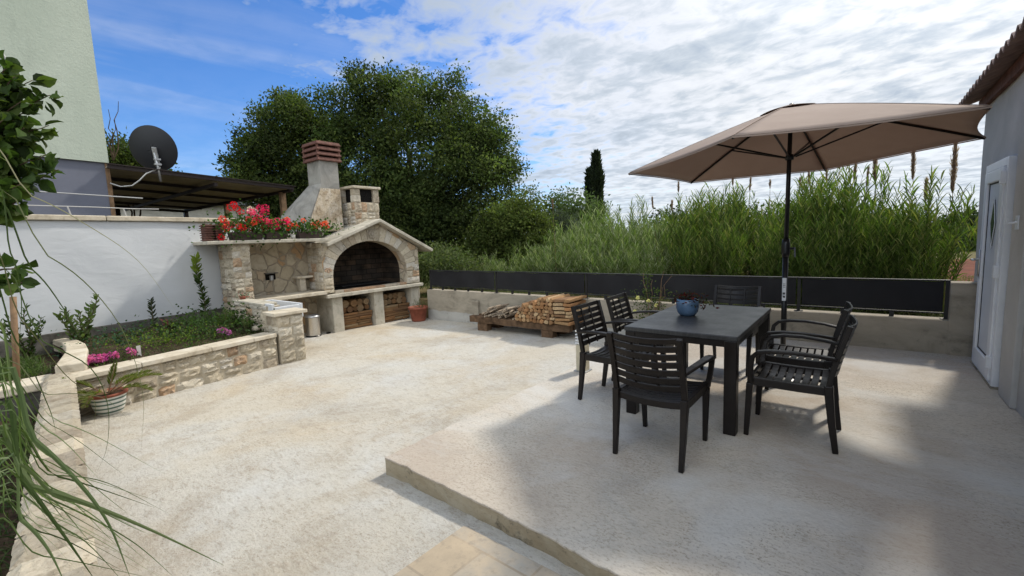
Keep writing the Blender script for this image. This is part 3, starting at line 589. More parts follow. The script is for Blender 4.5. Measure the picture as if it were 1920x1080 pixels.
    mb = MB(); mb.box(-9.04, -8.37, 3.22, 4.655, .535, .60); mb.build('side_counter', 'coping_stone', rt, bevel=.01)
    # piers under the counter
    for ya, yb in ((4.80, 5.03), (5.79, 6.03), (6.82, 7.08)):
        mb = MB(); mb.box(-9.30, -8.47, ya, yb, -.5, .444); mb.build('support_pier', 'pale_cement', rt, bevel=.015)
    mb = MB(); mb.box(-9.45, -9.40, 4.6, 7.1, -.5, .5); mb.box(-9.3, -9.1, 3.3, 4.8, -.5, .58); mb.build('back_wall', 'crazy_stone', rt)
    # niche
    mb = MB(); mb.box(-9.16, -9.05, 3.3, 4.66, .5, 1.60); nw = mb.build('niche_back', 'crazy_stone', rt)
    mb = MB(); mb.box(-9.052, -9.046, 3.80, 3.99, .88, 1.0); mb.build('dark_recess_plate', 'charcoal', nw)  # flat dark plate on the wall, its colour stands for the recess shade
    mb = MB(); mb.obox((-9.05, 3.78, 1.0), (.10, 0, 0), (0, .23, 0), (0, 0, .018)); mb.build('recess_lintel', 'footing_concrete', nw)
    mb = MB(); mb.lathe([(0, 0), (.035, 0), (.038, .09), (0, .09)], (-9.0, 3.89, .875), 12); mb.build('soap_cup', 'galvanised', nw)
    mb = MB(); mb.box(-9.05, -8.80, 4.30, 4.62, .87, .91); mb.box(-9.03, -8.88, 4.38, 4.50, .61, .87); mb.build('stone_ledge', 'coping_stone', nw, bevel=.006)
    mb = MB(); mb.box(-9.16, FX-.002, 4.662, 4.86, .605, 1.50); sd = mb.build('niche_side', 'mortar', rt)
    mb = MB(); stones(mb, A(-9.04, 4.662, .61), X_, Z_, -Y_, .55, .96, rng, (.14, .22), (.12, .24), .018, .014); mb.build('side_stones', 'rock_stone', sd)
    # left pillar
    mb = MB(); mb.box(-9.05, -8.42, 3.05, 3.31, -.4, 1.583); pl = mb.build('left_pillar', 'mortar', rt)
    mb = MB(); stones(mb, A(-8.42, 3.035, .60), Y_, Z_, X_, .29, .98, rng, (.09, .16), (.12, .18), .022, .012); stones(mb, A(-9.04, 3.05, .30), X_, Z_, -Y_, .63, 1.28, rng, (.10, .17), (.14, .26), .022, .012); stones(mb, A(-8.44, 3.31, .60), -X_, Z_, Y_, .58, .98, rng, (.10, .17), (.14, .26), .015, .012); mb.build('pillar_stones', 'rock_stone', pl)
    mb = MB(); mb.box(-9.10, -8.30, 2.66, 4.70, 1.586, 1.645); mb.build('shelf', 'pale_cement', rt, bevel=.012)
    # gabled roof
    mb = MB(); xa, xb = -8.30, -9.75
    L0, PK, R0 = (4.70, 1.545), (5.97, 2.035), (7.44, 1.315); th = .065
    mb.prism([(xa, *L0), (xa, *PK), (xa, *R0), (xa, R0[0]-.03, R0[1]-th), (xa, PK[0], PK[1]-th*1.1), (xa, L0[0]+.02, L0[1]-th)], (xb-xa, 0, 0)); rf = mb.build('gable_roof', 'pale_cement', rt, bevel=.012)
    mb = MB(); mb.prism([(-9.70, *p) for p in poly], (.2, 0, 0)); mb.build('rear_gable', 'grey_cement', rt)
    mb = MB(); mb.prism([(-9.1, 4.0, 1.63), (-8.9, 4.9, 1.63), (-9.0, 5.1, 1.80), (-9.8, 5.1, 1.80), (-9.8, 4.0, 1.63)], (0, 0, .14)); mb.build('flaunching', 'pale_cement', rt, bevel=.02)
    # main chimney: flared hood, shaft, louvred cap
    b = [A(-9.0, 4.62, 1.80), A(-9.0, 5.50, 1.80), A(-10.0, 5.50, 1.80), A(-10.05, 4.30, 1.80)]; t = [A(-9.02, 5.08, 2.80), A(-9.02, 5.50, 2.80), A(-9.52, 5.50, 2.80), A(-9.54, 5.08, 2.80)]
    mb = MB(); mb.add(b+t, [(0, 1, 5, 4), (1, 2, 6, 5), (2, 3, 7, 6), (3, 0, 4, 7), (4, 5, 6, 7)]); hd = mb.build('chimney_hood', 'grey_cement', rt, bevel=.012)
    mb = MB(); f = lambda u, v: (lambda p: p+A(.012, 0, 0))((b[0]*(1-v)+t[0]*v)*(1-u)+(b[1]*(1-v)+t[1]*v)*u)
    mb.grid(lambda u, v: f(.05+.95*u, .90*v), 6, 6); mb.build('hood_stone_face', 'hood_plaster', hd)
    mb = MB(); mb.box(-9.53, -9.02, 5.08, 5.50, 2.78, 3.30); mb.build('chimney_shaft', 'grey_cement', rt, bevel=.008)
    cp = None
    mb = MB(); mb.box(-9.48, -9.06, 5.12, 5.46, 3.26, 3.66); mb.build('cap_core', 'charcoal', rt)
    mb = MB()
    for k in range(4):
        z = 3.27+.108*k; g = .04+.004*k; x0, x1_, y0, y1 = -9.57+g*0-.02, -8.96, 5.02, 5.57
        mb.add([(x1_-.03, y0+.03, z+.075), (x1_-.03, y1-.03, z+.075), (x0+.03, y1-.03, z+.075), (x0+.03, y0+.03, z+.075), (x1_, y0, z), (x1_, y1, z), (x0, y1, z), (x0, y0, z),
                (x1_, y0, z+.022), (x1_, y1, z+.022), (x0, y1, z+.022), (x0, y0, z+.022)], [(8, 9, 1, 0), (9, 10, 2, 1), (10, 11, 3, 2), (11, 8, 0, 3), (4, 5, 9, 8), (5, 6, 10, 9), (6, 7, 11, 10), (7, 4, 8, 11), (7, 6, 5, 4), (0, 1, 2, 3)])
    for xx in (-9.55, -9.0):
        for yy in (5.05, 5.53): mb.box(xx-.02, xx+.02, yy-.02, yy+.02, 3.27, 3.66)
    mb.build('louvred_cap', 'terracotta_dark', rt, bevel=.004)
    # small stone chimney
    X0, X1, Y0, Y1 = -9.29, -8.76, 5.66, 6.31
    mb = MB(); mb.box(X0+.02, X1-.02, Y0+.02, Y1-.02, 1.75, 2.42); sb = mb.build('small_chimney', 'mortar', rt)
    mb = MB()
    stones(mb, A(X1-.02, Y0+.01, 1.80), Y_, Z_, X_, Y1-Y0-.02, .62, rng, (.12, .17), (.12, .22), .025, .012); stones(mb, A(X0+.02, Y0+.02, 1.80), X_, Z_, -Y_, X1-X0-.04, .62, rng, (.12, .17), (.12, .22), .025, .012)
    mb.build('chimney_stones', 'rock_stone', sb)
    mb = MB(); mb.box(X0+.07, X1-.07, Y0+.07, Y1-.07, 2.42, 2.71); mb.build('dark_core', 'charcoal', sb)  # added dark box, stands in for the shade inside the chimney openings
    for (xa_, xb_) in ((X0, X0+.12), (X1-.14, X1)):
        for (ya_, yb_) in ((Y0, Y0+.17), (Y1-.15, Y1)):
            mb = MB()
            for k in range(2):
                c = STONEC[rng.integers(7)]; mb.box(xa_+.004*k, xb_-.003*k, ya_+.003*k, yb_-.005*k, 2.42+.146*k, 2.566+.146*k, c)
            mb.build('corner_post', 'rock_stone', sb, bevel=.012)
    mb = MB(); mb.box(X0-.03, X1+.04, Y0-.04, Y1+.03, 2.712, 2.765); mb.build('cap_slab', 'coping_stone', sb, bevel=.01)
    # low wall, trough and end pier
    mb = MB(); mb.box(-8.42, -7.20, 2.99, 3.20, -.45, .60); lw = mb.build('low_wall', 'mortar', rt)
    mb = MB(); stones(mb, A(-8.42, 2.99, .20), X_, Z_, -Y_, 1.22, .42, rng, (.10, .17), (.14, .28), .02, .014); mb.build('low_wall_stones', 'rock_stone', lw)
    mb = MB(); mb.box(-8.43, -7.30, 2.97, 3.21, .602, .645); mb.build('low_wall_coping', 'pale_cement', lw, bevel=.012)
    mb = MB(); mb.box(-7.28, -6.72, 2.93, 3.30, -.5, .50); pr = mb.build('end_pier', 'mortar', rt)
    mb = MB(); stones(mb, A(-6.72, 2.925, -.22), Y_, Z_, X_, .38, .72, rng, (.15, .2), (.16, .24), .03, .018); stones(mb, A(-7.28, 2.93, .2), X_, Z_, -Y_, .56, .30, rng, (.12, .16), (.16, .28), .015, .012)
    stones(mb, A(-6.72, 3.30, -.22), -X_, Z_, Y_, .5, .72, rng, (.15, .2), (.16, .24), .02, .018); mb.build('pier_stones', 'rock_stone', pr)
    mb = MB(); mb.box(-7.06, -6.66, 2.86, 3.36, .502, .552); mb.build('pier_slab', 'coping_stone', pr, bevel=.008)
    mb = MB(); x0, x1_, y0, y1, w = -8.15, -7.08, 3.02, 3.50, .045
    mb.box(x0, x1_, y1-w, y1, .38, .60); mb.box(x0, x1_, y0, y0+w, .38, .64); mb.box(x0, x0+w, y0+w, y1-w, .38, .60); mb.box(x1_-w, x1_, y0+w, y1-w, .38, .585); mb.box(x0+w, x1_-w, y0+w, y1-w, .38, .41); mb.build('wash_trough', 'white_render', rt, bevel=.006)
    mb = MB(); mb.lathe([(0, 0), (.06, .005), (.07, .04), (.045, .07), (0, .08)], (-7.28, 2.84, .25), 12); o = mb.build('loose_stone', 'coping_stone', smooth=True); tag(o, 'small round pale stone resting on the planter coping against the end pier', 'stone')
barbecue()

# ---------------------------------------------------------------- house on the right
def right_house():
    r = thing('rendered_house', (3, 3, 0), 'grey rendered house at the right with white door and corrugated eave', 'house')
    x0, y1 = .975, 7.22
    mb = MB()
    def fn(u, v): y = y1-(y1+5)*u; z = -.05+2.80*v; return (x0+.004*math.sin(y*5+z*3)+.003*math.sin(y*13), y, z)
    mb.grid(fn, 90, 20); mb.box(x0+.03, 5, -5, y1, -.2, 2.75); mb.build('wall', 'grey_render', r)
    mb = MB(); mb.prism([(x0+.03, y1-.002, 2.74), (5, y1-.002, 2.74), (5, y1-.002, 4.1)], (0, -12.2, 0)); mb.build('upper_wall', 'grey_render', r)
    mb = MB(); mb.box(x0-.035, x0+.02, 5.10, 5.50, .0, 2.45); mb.build('pilaster', 'grey_render', r, bevel=.01)
    # door
    ya, yb, zt, w = 5.68, 6.62, 2.03, .075
    mb = MB(); mb.box(x0-.05, x0+.02, ya, ya+w, .0, zt); mb.box(x0-.05, x0+.02, yb-w, yb, .0, zt); mb.box(x0-.05, x0+.02, ya+w, yb-w, zt-w, zt); mb.box(x0-.05, x0+.02, ya+w, yb-w, .0, .035); fr = None
    d = thing.__call__ if False else None
    dr = mb.build('door_frame', 'white_plastic', r, bevel=.006)
    mb = MB(); la, lb, lz0, lz1, s = ya+w+.004, yb-w-.004, .04, zt-w-.004, .11
    mb.box(x0-.065, x0-.01, la, la+s, lz0, lz1); mb.box(x0-.065, x0-.01, lb-s, lb, lz0, lz1); mb.box(x0-.065, x0-.01, la+s, lb-s, lz1-s, lz1); mb.box(x0-.065, x0-.01, la+s, lb-s, lz0, lz0+.17)
    leaf = mb.build('door', 'white_plastic', r, bevel=.008)
    mb = MB(); mb.box(x0-.040, x0-.012, la+s, lb-s, lz0+.17, lz1-s); mb.build('panel', 'door_panel', leaf)
    mb = MB()
    for a, b_, c, dd in ((la+s, la+s+.012, lz0+.17, lz1-s), (lb-s-.012, lb-s, lz0+.17, lz1-s), (la+s+.012, lb-s-.012, lz1-s-.012, lz1-s), (la+s+.012, lb-s-.012, lz0+.17, lz0+.182)): mb.box(x0-.045, x0-.039, a, b_, c, dd)
    mb.build('seal', 'rubber_seal', leaf)
    cyy, cz = (la+lb)/2, 1.46; mb = MB(); mb.prism([(x0-.048, cyy, cz-.21), (x0-.048, cyy+.095, cz), (x0-.048, cyy, cz+.22), (x0-.048, cyy-.095, cz)], (.010, 0, 0)); mb.build('diamond_pane', 'dark_glass', leaf)
    mb = MB()
    P = [A(x0-.052, cyy, cz-.235), A(x0-.052, cyy+.10, cz), A(x0-.052, cyy, cz+.235), A(x0-.052, cyy-.10, cz)]
    for i in range(4): mb.sweep([P[i]+A(.004, 0, 0), P[(i+1) % 4]+A(.004, 0, 0)], .004, .014, (1, 0, 0))
    mb.build('diamond_bead', 'white_plastic', leaf)
    mb = MB(); mb.box(x0-.076, x0-.066, lb-.075, lb-.04, .93, 1.20); mb.tube([(x0-.07, lb-.058, 1.10), (x0-.125, lb-.058, 1.10), (x0-.128, lb-.17, 1.10)], .011, 8); mb.build('door_handle', 'steel', leaf, smooth=True)
    for z in (.16, .98, 1.80): mb = MB(); mb.box(x0-.085, x0-.048, ya+.045, ya+.10, z, z+.11); mb.build('hinge', 'white_plastic', leaf, bevel=.006)
    mb = MB(); mb.box(x0-.06, x0, ya-.05, yb+.02, -.01, .012); mb.build('threshold', 'slab_edge', r)
    # corrugated eave and roof
    mb = MB(); n = 620; y_a, y_b = 7.42, -5.0; sl = .34
    prof = lambda y: .026*math.sin((y-7.3)*2*math.pi/.17)
    vs = []
    for i in range(n+1):
        y = y_a+(y_b-y_a)*i/n
        for x in (.77, 1.8, 5.2): vs.append((x, y, 2.80+(x-.77)*sl+prof(y)))
    mb.add(vs, [(i*3+j, (i+1)*3+j, (i+1)*3+j+1, i*3+j+1) for i in range(n) for j in range(2)]); mb.build('corrugated_roof', 'roof_sheet', r, solid=.014)
    mb = MB(); mb.prism([(.93, 7.36, 2.70), (.97, 7.36, 2.70), (.97, 7.36, 2.83), (.93, 7.36, 2.81)], (0, -12.3, 0)); mb.build('eave_board', 'terracotta_dark', r)
    mb = MB(); mb.tube([(x0-.035, 5.30, 1.47), (x0-.09, 5.31, 1.46), (x0-.10, 5.32, 1.52)], .009, 8); mb.box(x0-.045, x0-.035, 5.27, 5.34, 1.41, 1.52); mb.build('wall_hook', 'white_plastic', r)
right_house()

# ---------------------------------------------------------------- house, carport on the left
def left_house():
    r = thing('neighbour_house', (-13, -1, .0), 'tall pale green rendered house with a blue-grey plinth behind the white garden wall', 'house')
    a = -.14; d = unit(A(a, 1)); c0 = A(-10.5, 2.0)                              # face runs roughly along +Y
    def pt(s, off=0.): p = c0-d*s+A(d[1], -d[0])*off; return p
    mb = MB(); P = [pt(0, 0), pt(14, 0), pt(14, -7), pt(0, -7)]; mb.prism([A(*p, 3.09) for p in P], (0, 0, 6.5)); up = mb.build('upper_wall', 'green_render', r)
    P = [pt(.02, -.05), pt(14, -.05), pt(14, -6.9), pt(.02, -6.9)]; mb = MB(); mb.prism([A(*p, -.2) for p in P], (0, 0, 3.285)); mb.build('plinth_wall', 'blue_grey_render', r)
    mb = MB(); q = pt(.03, -.03); mb.prism([A(*pt(-.01, -.03), -.2), A(*pt(.05, -.03), -.2), A(*pt(.05, -.10), -.2), A(*pt(-.01, -.10), -.2)], (0, 0, 3.28)); mb.build('corner_board', 'cane_wood', r)
    p = pt(1.0, -.04); mb = MB(); mb.tube([A(*p, 2.74), A(*(p+A(.06, 0)), 2.74), A(*(p+A(.09, .02)), 2.70)], .014, 8); mb.box(p[0], p[0]+.02, p[1]-.04, p[1]+.04, 2.72, 2.78); mb.build('tap', 'galvanised', r)
    p = pt(1.35, .0); mb = MB(); mb.tube([A(*(p+d*(.28*math.sin(t))), 0)+A(.02, 0, 4.45+.24*math.cos(t)) for t in np.linspace(-2.2, 1.6, 14)], .016, 6); mb.build('cable_loop', 'white_wire', r)
left_house()
def carport():
    r = thing('carport', (-13.5, 4.2, .1), 'dark framed flat carport roof beside the pale green house', 'carport')
    X0, X1 = -10.4, -17.7; ya, yb = 1.95, 5.14; za, zb = 3.01, 2.83
    def z(y): return za+(zb-za)*(y-ya)/(yb-ya)
    mb = MB(); mb.add([(X0, ya, z(ya)), (X0, yb, z(yb)), (X1, yb+.05, z(yb)+.04), (X1, ya, z(ya)+.0)], [(0, 1, 2, 3)]); mb.build('roof_panel', 'carport_sheet', r, solid=.02)
    mb = MB(); mb.sweep([(X0+.02, ya, z(ya)), (X0+.02, yb+.03, z(yb))], .05, .06, (1, 0, 0)); mb.sweep([(X0+.03, ya, z(ya)+.045), (X0+.03, yb+.06, z(yb)+.045)], .10, .014, (1, 0, 0)); mb.sweep([(X0, yb, z(yb)-.03), (X1, yb, z(yb)-.01)], .06, .08, (0, 1, 0)); mb.sweep([(X1, ya, z(ya)-.03), (X1, yb, z(yb)-.03)], .06, .08, (1, 0, 0))
    for x in (-11.6, -13.0, -14.6, -16.2): mb.sweep([(x, ya, z(ya)-.045), (x, yb, z(yb)-.045)], .05, .06, (1, 0, 0))
    mb.sweep([(X0, 3.6, z(3.6)-.10), (X1, 3.6, z(3.6)-.10)], .06, .07, (0, 1, 0)); mb.build('roof_frame', 'carport_frame', r)
    for x, y in ((-17.6, 5.12), (-14.2, 5.12), (-10.85, 5.12), (-17.6, 3.4)):
        mb = MB(); mb.box(x-.055, x+.055, y-.055, y+.055, .1, z(y)-.05); mb.build('post', 'cane_wood' if x > -17 else 'carport_frame', r)
carport()
mb = MB(); mb.box(-19.2, -18.9, -1.0, 9.5, 0, 2.72); o = mb.build('boundary_wall', 'far_wall', bevel=.02); tag(o, 'weathered pale wall seen through the gap under the carport roof', 'wall')
def far_house():
    p = at(395, 330, 34); r = thing('far_house', (p[0], p[1], .1), 'distant house with a plain grey sloping roof behind the carport', 'house')
    e1, e2 = at(330, 338, 34), at(520, 338, 34); e1[2] = e2[2] = 4.3; u = unit(e2-e1); n = A(-u[1], u[0], 0)
    if n[1] < 0: n = -n
    mb = MB(); mb.prism([A(*(e1-u*3)[:2], .1), A(*(e2+u*3)[:2], .1), A(*(e2+u*3+n*7)[:2], .1), A(*(e1-u*3+n*7)[:2], .1)], (0, 0, 4.15)); mb.build('wall', 'far_wall', r)
    mb = MB(); a = e1-u*3.3-n*.5; b = e2+u*3.3-n*.5; c = b+n*8; dd = a+n*8; rdg0 = a+n*4+Z_*.1; rdg1 = b+n*4+Z_*2.2; mb.add([a, b, c, dd, rdg0, rdg1], [(0, 1, 5, 4), (2, 3, 4, 5), (1, 2, 5), (0, 4, 3)]); mb.build('roof', 'far_roof', r, solid=.12)
far_house()
def dish():
    c = A(-10.42, 2.62, 3.39); r = thing('satellite_dish', (-10.36, 2.68, 2.85), 'dark satellite dish seen from behind on a mast fixed to the carport edge', 'satellite dish')
    nrm = unit(A(-.80, .52, .30)); u = unit(np.cross(nrm, Z_)); v = np.cross(u, nrm)
    mb = MB(); k = 40; vs = []; rings = [0, .1, .2, .28, .34, .37, .375]
    for q in rings:
        for j in range(k):
            a = 2*math.pi*j/k; rr = q*1.04; vs.append(c+u*rr*math.cos(a)*.95+v*rr*math.sin(a)*1.06+nrm*(.62*rr*rr-.0))
    mb.add(vs, [(i*k+j, i*k+(j+1) % k, (i+1)*k+(j+1) % k, (i+1)*k+j) for i in range(len(rings)-1) for j in range(k)]); mb.build('reflector', 'dish_paint', r, smooth=True, solid=.012)
    mb = MB(); mb.tube([A(-10.36, 2.68, 2.80), A(-10.36, 2.66, 3.10), A(-10.36, 2.62, 3.42)], .02, 10); mb.build('mast', 'galvanised', r, smooth=True)
    mb = MB(); mb.obox(c-nrm*.03+u*.02-v*.30, u*.07, v*.34, -nrm*.05); mb.build('back_bracket', 'galvanised', r, bevel=.004)
    mb = MB(); mb.tube([c+v*-.38, c+v*-.42+nrm*.25, c+v*-.30+nrm*.5], .012, 6); mb.build('feed_arm', 'dish_paint', r)
    for z in (3.10, 3.19): mb = MB(); mb.box(-10.40, -10.33, 2.615, 2.715, z, z+.03); mb.build('clamp', 'galvanised', r)
    q = [A(-10.38, 2.70, 3.06), A(-10.36, 2.60, 3.0), A(-10.34, 2.47, 2.93), A(-10.34, 2.36, 2.80), A(-10.36, 2.25, 2.70), A(-10.42, 2.10, 2.68), A(-10.5, 1.98, 2.74)]
    mb = MB(); mb.tube(q, .012, 6); o = mb.build('antenna_cable', 'white_wire', smooth=True); tag(o, 'white cable hanging in a curve from the satellite dish to the house corner', 'cable')
dish()
def laundry_rail():
    r = thing('laundry_rail', (-9.6, 1.2, 2.06), 'thin white wire laundry rail standing on top of the white garden wall', 'laundry rail')
    mb = MB(); yy = [.62, 1.05, 1.5, 1.93, 2.3]
    mb.tube([A(wallx(y)-.25, y, 2.20+.004*math.sin(y*9)) for y in yy], .007, 6); mb.build('wire', 'white_wire', r)
    for y in (.72, 1.22, 1.86): mb = MB(); mb.tube([A(wallx(y)-.25, y, 2.06), A(wallx(y)-.24, y-.03, 2.20)], .009, 6); mb.build('upright', 'white_wire', r)
    mb = MB(); mb.tube([A(-9.9, .9, 2.49), A(-9.8, 2.25, 2.43)], .010, 6); o = mb.build('washing_line_rod', 'white_wire'); tag(o, 'slim white rod sticking out past the corner of the blue-grey plinth', 'rod')
laundry_rail()

# ---------------------------------------------------------------- railing with black screens
def railing():
    r = thing('screened_railing', (-3.6, 7.0, .385), 'long black metal railing with dark screen panels standing on the low concrete wall', 'railing')
    px = [-7.97, -5.96, -3.87, -2.75, -.68, .745]
    for x in px:
        mb = MB(); mb.box(x-.018, x+.018, 6.985, 7.02, .386, .822); mb.box(x-.05, x+.05, 6.97, 7.035, .386, .394); mb.build('post', 'black_frame', r, bevel=.003)
    mb = MB(); mb.box(-7.99, .765, 6.978, 7.028, .822, .838); mb.build('top_rail', 'black_frame', r, bevel=.003)
    for a, b in zip(px[:-1], px[1:]):
        mb = MB(); mb.box(a+.019, b-.019, 6.99, 7.012, .448, .462); mb.build('bottom_rail', 'black_frame', r, bevel=.002)
        mb = MB(); n = 36
        mb.grid(lambda u, v: (a+.035+(b-a-.07)*u, 6.985+.006*math.sin(9*u*(b-a)+v*2), .474+.004*math.sin(u*25)+(.345-.003*math.sin(u*17))*v), n, 6); mb.build('screen', 'fence_mesh', r, solid=.004)
        k = max(1, int((b-a)/.5))
        for i in range(k):
            x = a+(b-a)*(i+1)/(k+1); mb = MB(); mb.box(x-.022, x+.022, 6.985, 7.01, .386, .447); mb.build('rail_foot', 'black_frame', r)
railing()

# ---------------------------------------------------------------- table and chairs
def table():
    r = thing('dining_table', (-1.115, 4.12, 0), 'dark grey rectangular resin garden table with wood-grained top', 'table')
    x0, x1, y0, y1 = -1.545, -.69, 3.415, 4.84
    mb = MB(); mb.box(x0, x1, y0, y1, .705, .742); mb.build('tabletop', 'table_resin', r, bevel=.006)
    mb = MB(); mb.box(x0+.012, x1-.012, y0+.012, y0+.035, .655, .7048); mb.box(x0+.012, x1-.012, y1-.035, y1-.012, .655, .7048); mb.box(x0+.012, x0+.035, y0+.035, y1-.035, .655, .7048); mb.box(x1-.035, x1-.012, y0+.035, y1-.035, .655, .7048); mb.build('apron', 'chair_resin', r, bevel=.003)
    for x in (x0+.006, x1-.091):
        for y in (y0+.006, y1-.091): mb = MB(); mb.box(x, x+.085, y, y+.085, .0, .7047); mb.build('leg', 'chair_resin', r, bevel=.006)
table()
def make_chair():
    r = thing('garden_armchair', (0, 0, 0), '-', 'chair', 'armchairs around the table')
    L_ = dict(local=True)
    zs = .44
    for s in (-1, 1):
        mb = MB(); mb.sweep([(s*.222, -.272, 0), (s*.226, -.245, .2), (s*.228, -.225, .40), (s*.228, -.222, .455)], [.030, .036, .044, .046], [.034, .042, .050, .052], (1, 0, 0)); mb.build('leg', 'chair_resin', r, bevel=.005, **L_)
        mb = MB(); mb.sweep([(s*.222, .262, 0), (s*.226, .252, .2), (s*.232, .240, .40)], [.030, .036, .044], [.032, .038, .046], (1, 0, 0)); mb.build('leg', 'chair_resin', r, bevel=.005, **L_)
        P = [(s*.236, -.262, .635), (s*.262, -.16, .652), (s*.282, -.02, .662), (s*.285, .10, .658), (s*.280, .185, .640), (s*.272, .222, .60), (s*.264, .232, .54), (s*.252, .236, .47), (s*.238, .236, .41)]
        mb = MB(); mb.sweep(P, [.040, .046, .050, .050, .044, .036, .034, .034, .04], [.022, .020, .020, .022, .028, .032, .034, .036, .04], (1, 0, 0)); mb.build('armrest', 'chair_resin', r, bevel=.005, **L_)
    mb = MB()
    for s in (-1, 1): mb.sweep([(s*.226, -.225, .415), (s*.226, -.05, .412), (s*.228, .12, .414), (s*.230, .245, .418)], .034, .055, (1, 0, 0))
    for y, h in ((-.215, .045), (.242, .05)): mb.sweep([(x, y+.012*(1-(x/.22)**2)*(1 if y > 0 else 0), .412-.018*(1-(x/.22)**2)) for x in np.linspace(-.21, .21, 7)], .024, h, (0, 1, 0))
    for i in range(8):
        y = -.185+i*.0535; w = .041
        mb.sweep([(x, y, .436-.030*(1-(x/.215)**2)-.008*math.sin((i+.5)/8*math.pi)) for x in np.linspace(-.212, .212, 9)], w, .012, (0, 1, 0))
    for x in (-.075, .075): mb.sweep([(x, -.21, .392), (x, .24, .392)], .02, .02, (1, 0, 0))
    mb.build('seat', 'chair_resin', r, bevel=.003, **L_)
    mb = MB()
    def st(z): t = (z-.44)/.42; return -.222-.10*t**1.25
    for s in (-1, 1): mb.sweep([(s*(.228-.002*t), st(.44+.42*t), .44+.42*t) for t in np.linspace(0, 1, 7)], .035, .032, (1, 0, 0))
    for i in range(7):
        z = .525+i*.0535; hh = .041 if i < 6 else .036
        mb.sweep([(x, st(z)-.030*(1-(x/.21)**2), z-.012*(1-(x/.21)**2)) for x in np.linspace(-.212, .212, 9)], hh, .012, (0, -.22, 1))
    for x in (-.075, .075): mb.sweep([(x, st(z)-.028*(1-(x/.21)**2)+.010, z-.01) for z in np.linspace(.50, .84, 5)], .016, .012, (1, 0, 0))
    mb.build('backrest', 'chair_resin', r, bevel=.003, **L_)
    return r
ch0 = make_chair()
CH = [(-1.08, 2.985, 0, 'dark armchair nearest the camera, slatted back turned to the viewer at the near table end'),
      (-.38, 3.73, R_(90), 'dark resin armchair at the right table side, the nearer of the two beside the parasol'),
      (-.42, 4.41, R_(90), 'dark resin armchair at the right table side, the farther one next to the parasol pole'),
      (-1.74, 3.70, R_(-92), 'dark resin armchair on the left table side standing right behind the pale bollard lamp'),
      (-1.73, 4.36, R_(-88), 'dark resin armchair at the left table side, farther one near the climbing rose'),
      (-1.13, 5.23, R_(180), 'dark resin armchair at the far table end behind the blue flower pot')]
for i, (x, y, a, lb) in enumerate(CH):
    o = ch0 if i == 0 else copy_tree(ch0); o.location = (x, y, 0); o.rotation_euler[2] = a; o['label'] = lb
def flowerpot():
    c = (-1.25, 4.12, .7425); r = thing('blue_flower_pot', c, 'blue glazed round pot with dark red leafed plant on the table', 'flower pot')
    mb = MB(); mb.lathe([(0, 0), (.062, 0), (.085, .03), (.098, .075), (.098, .115), (.090, .15), (.082, .15), (.085, .12), (0, .118)], c, 32); mb.build('pot', 'blue_glaze', r, smooth=True)
    n = 260; rng = np.random.default_rng(9); P = A(*c)+A(0, 0, .15)+rng.normal(size=(n, 3))*(.055, .055, .03); P[:40] += A(.12, -.02, -.02); P[:40, 2] -= rng.random(40)*.05
    D = rng.normal(size=(n, 3)); D[:, 2] = abs(D[:, 2])*.8; D /= np.linalg.norm(D, axis=1)[:, None]
    leafobj('foliage', P, D, rng.uniform(.02, .045, n), rng.uniform(.012, .02, n), colmix(n, [(.05, .015, .012), (.04, .03, .015), (.09, .012, .01), (.02, .03, .012)], rng), r)
flowerpot()

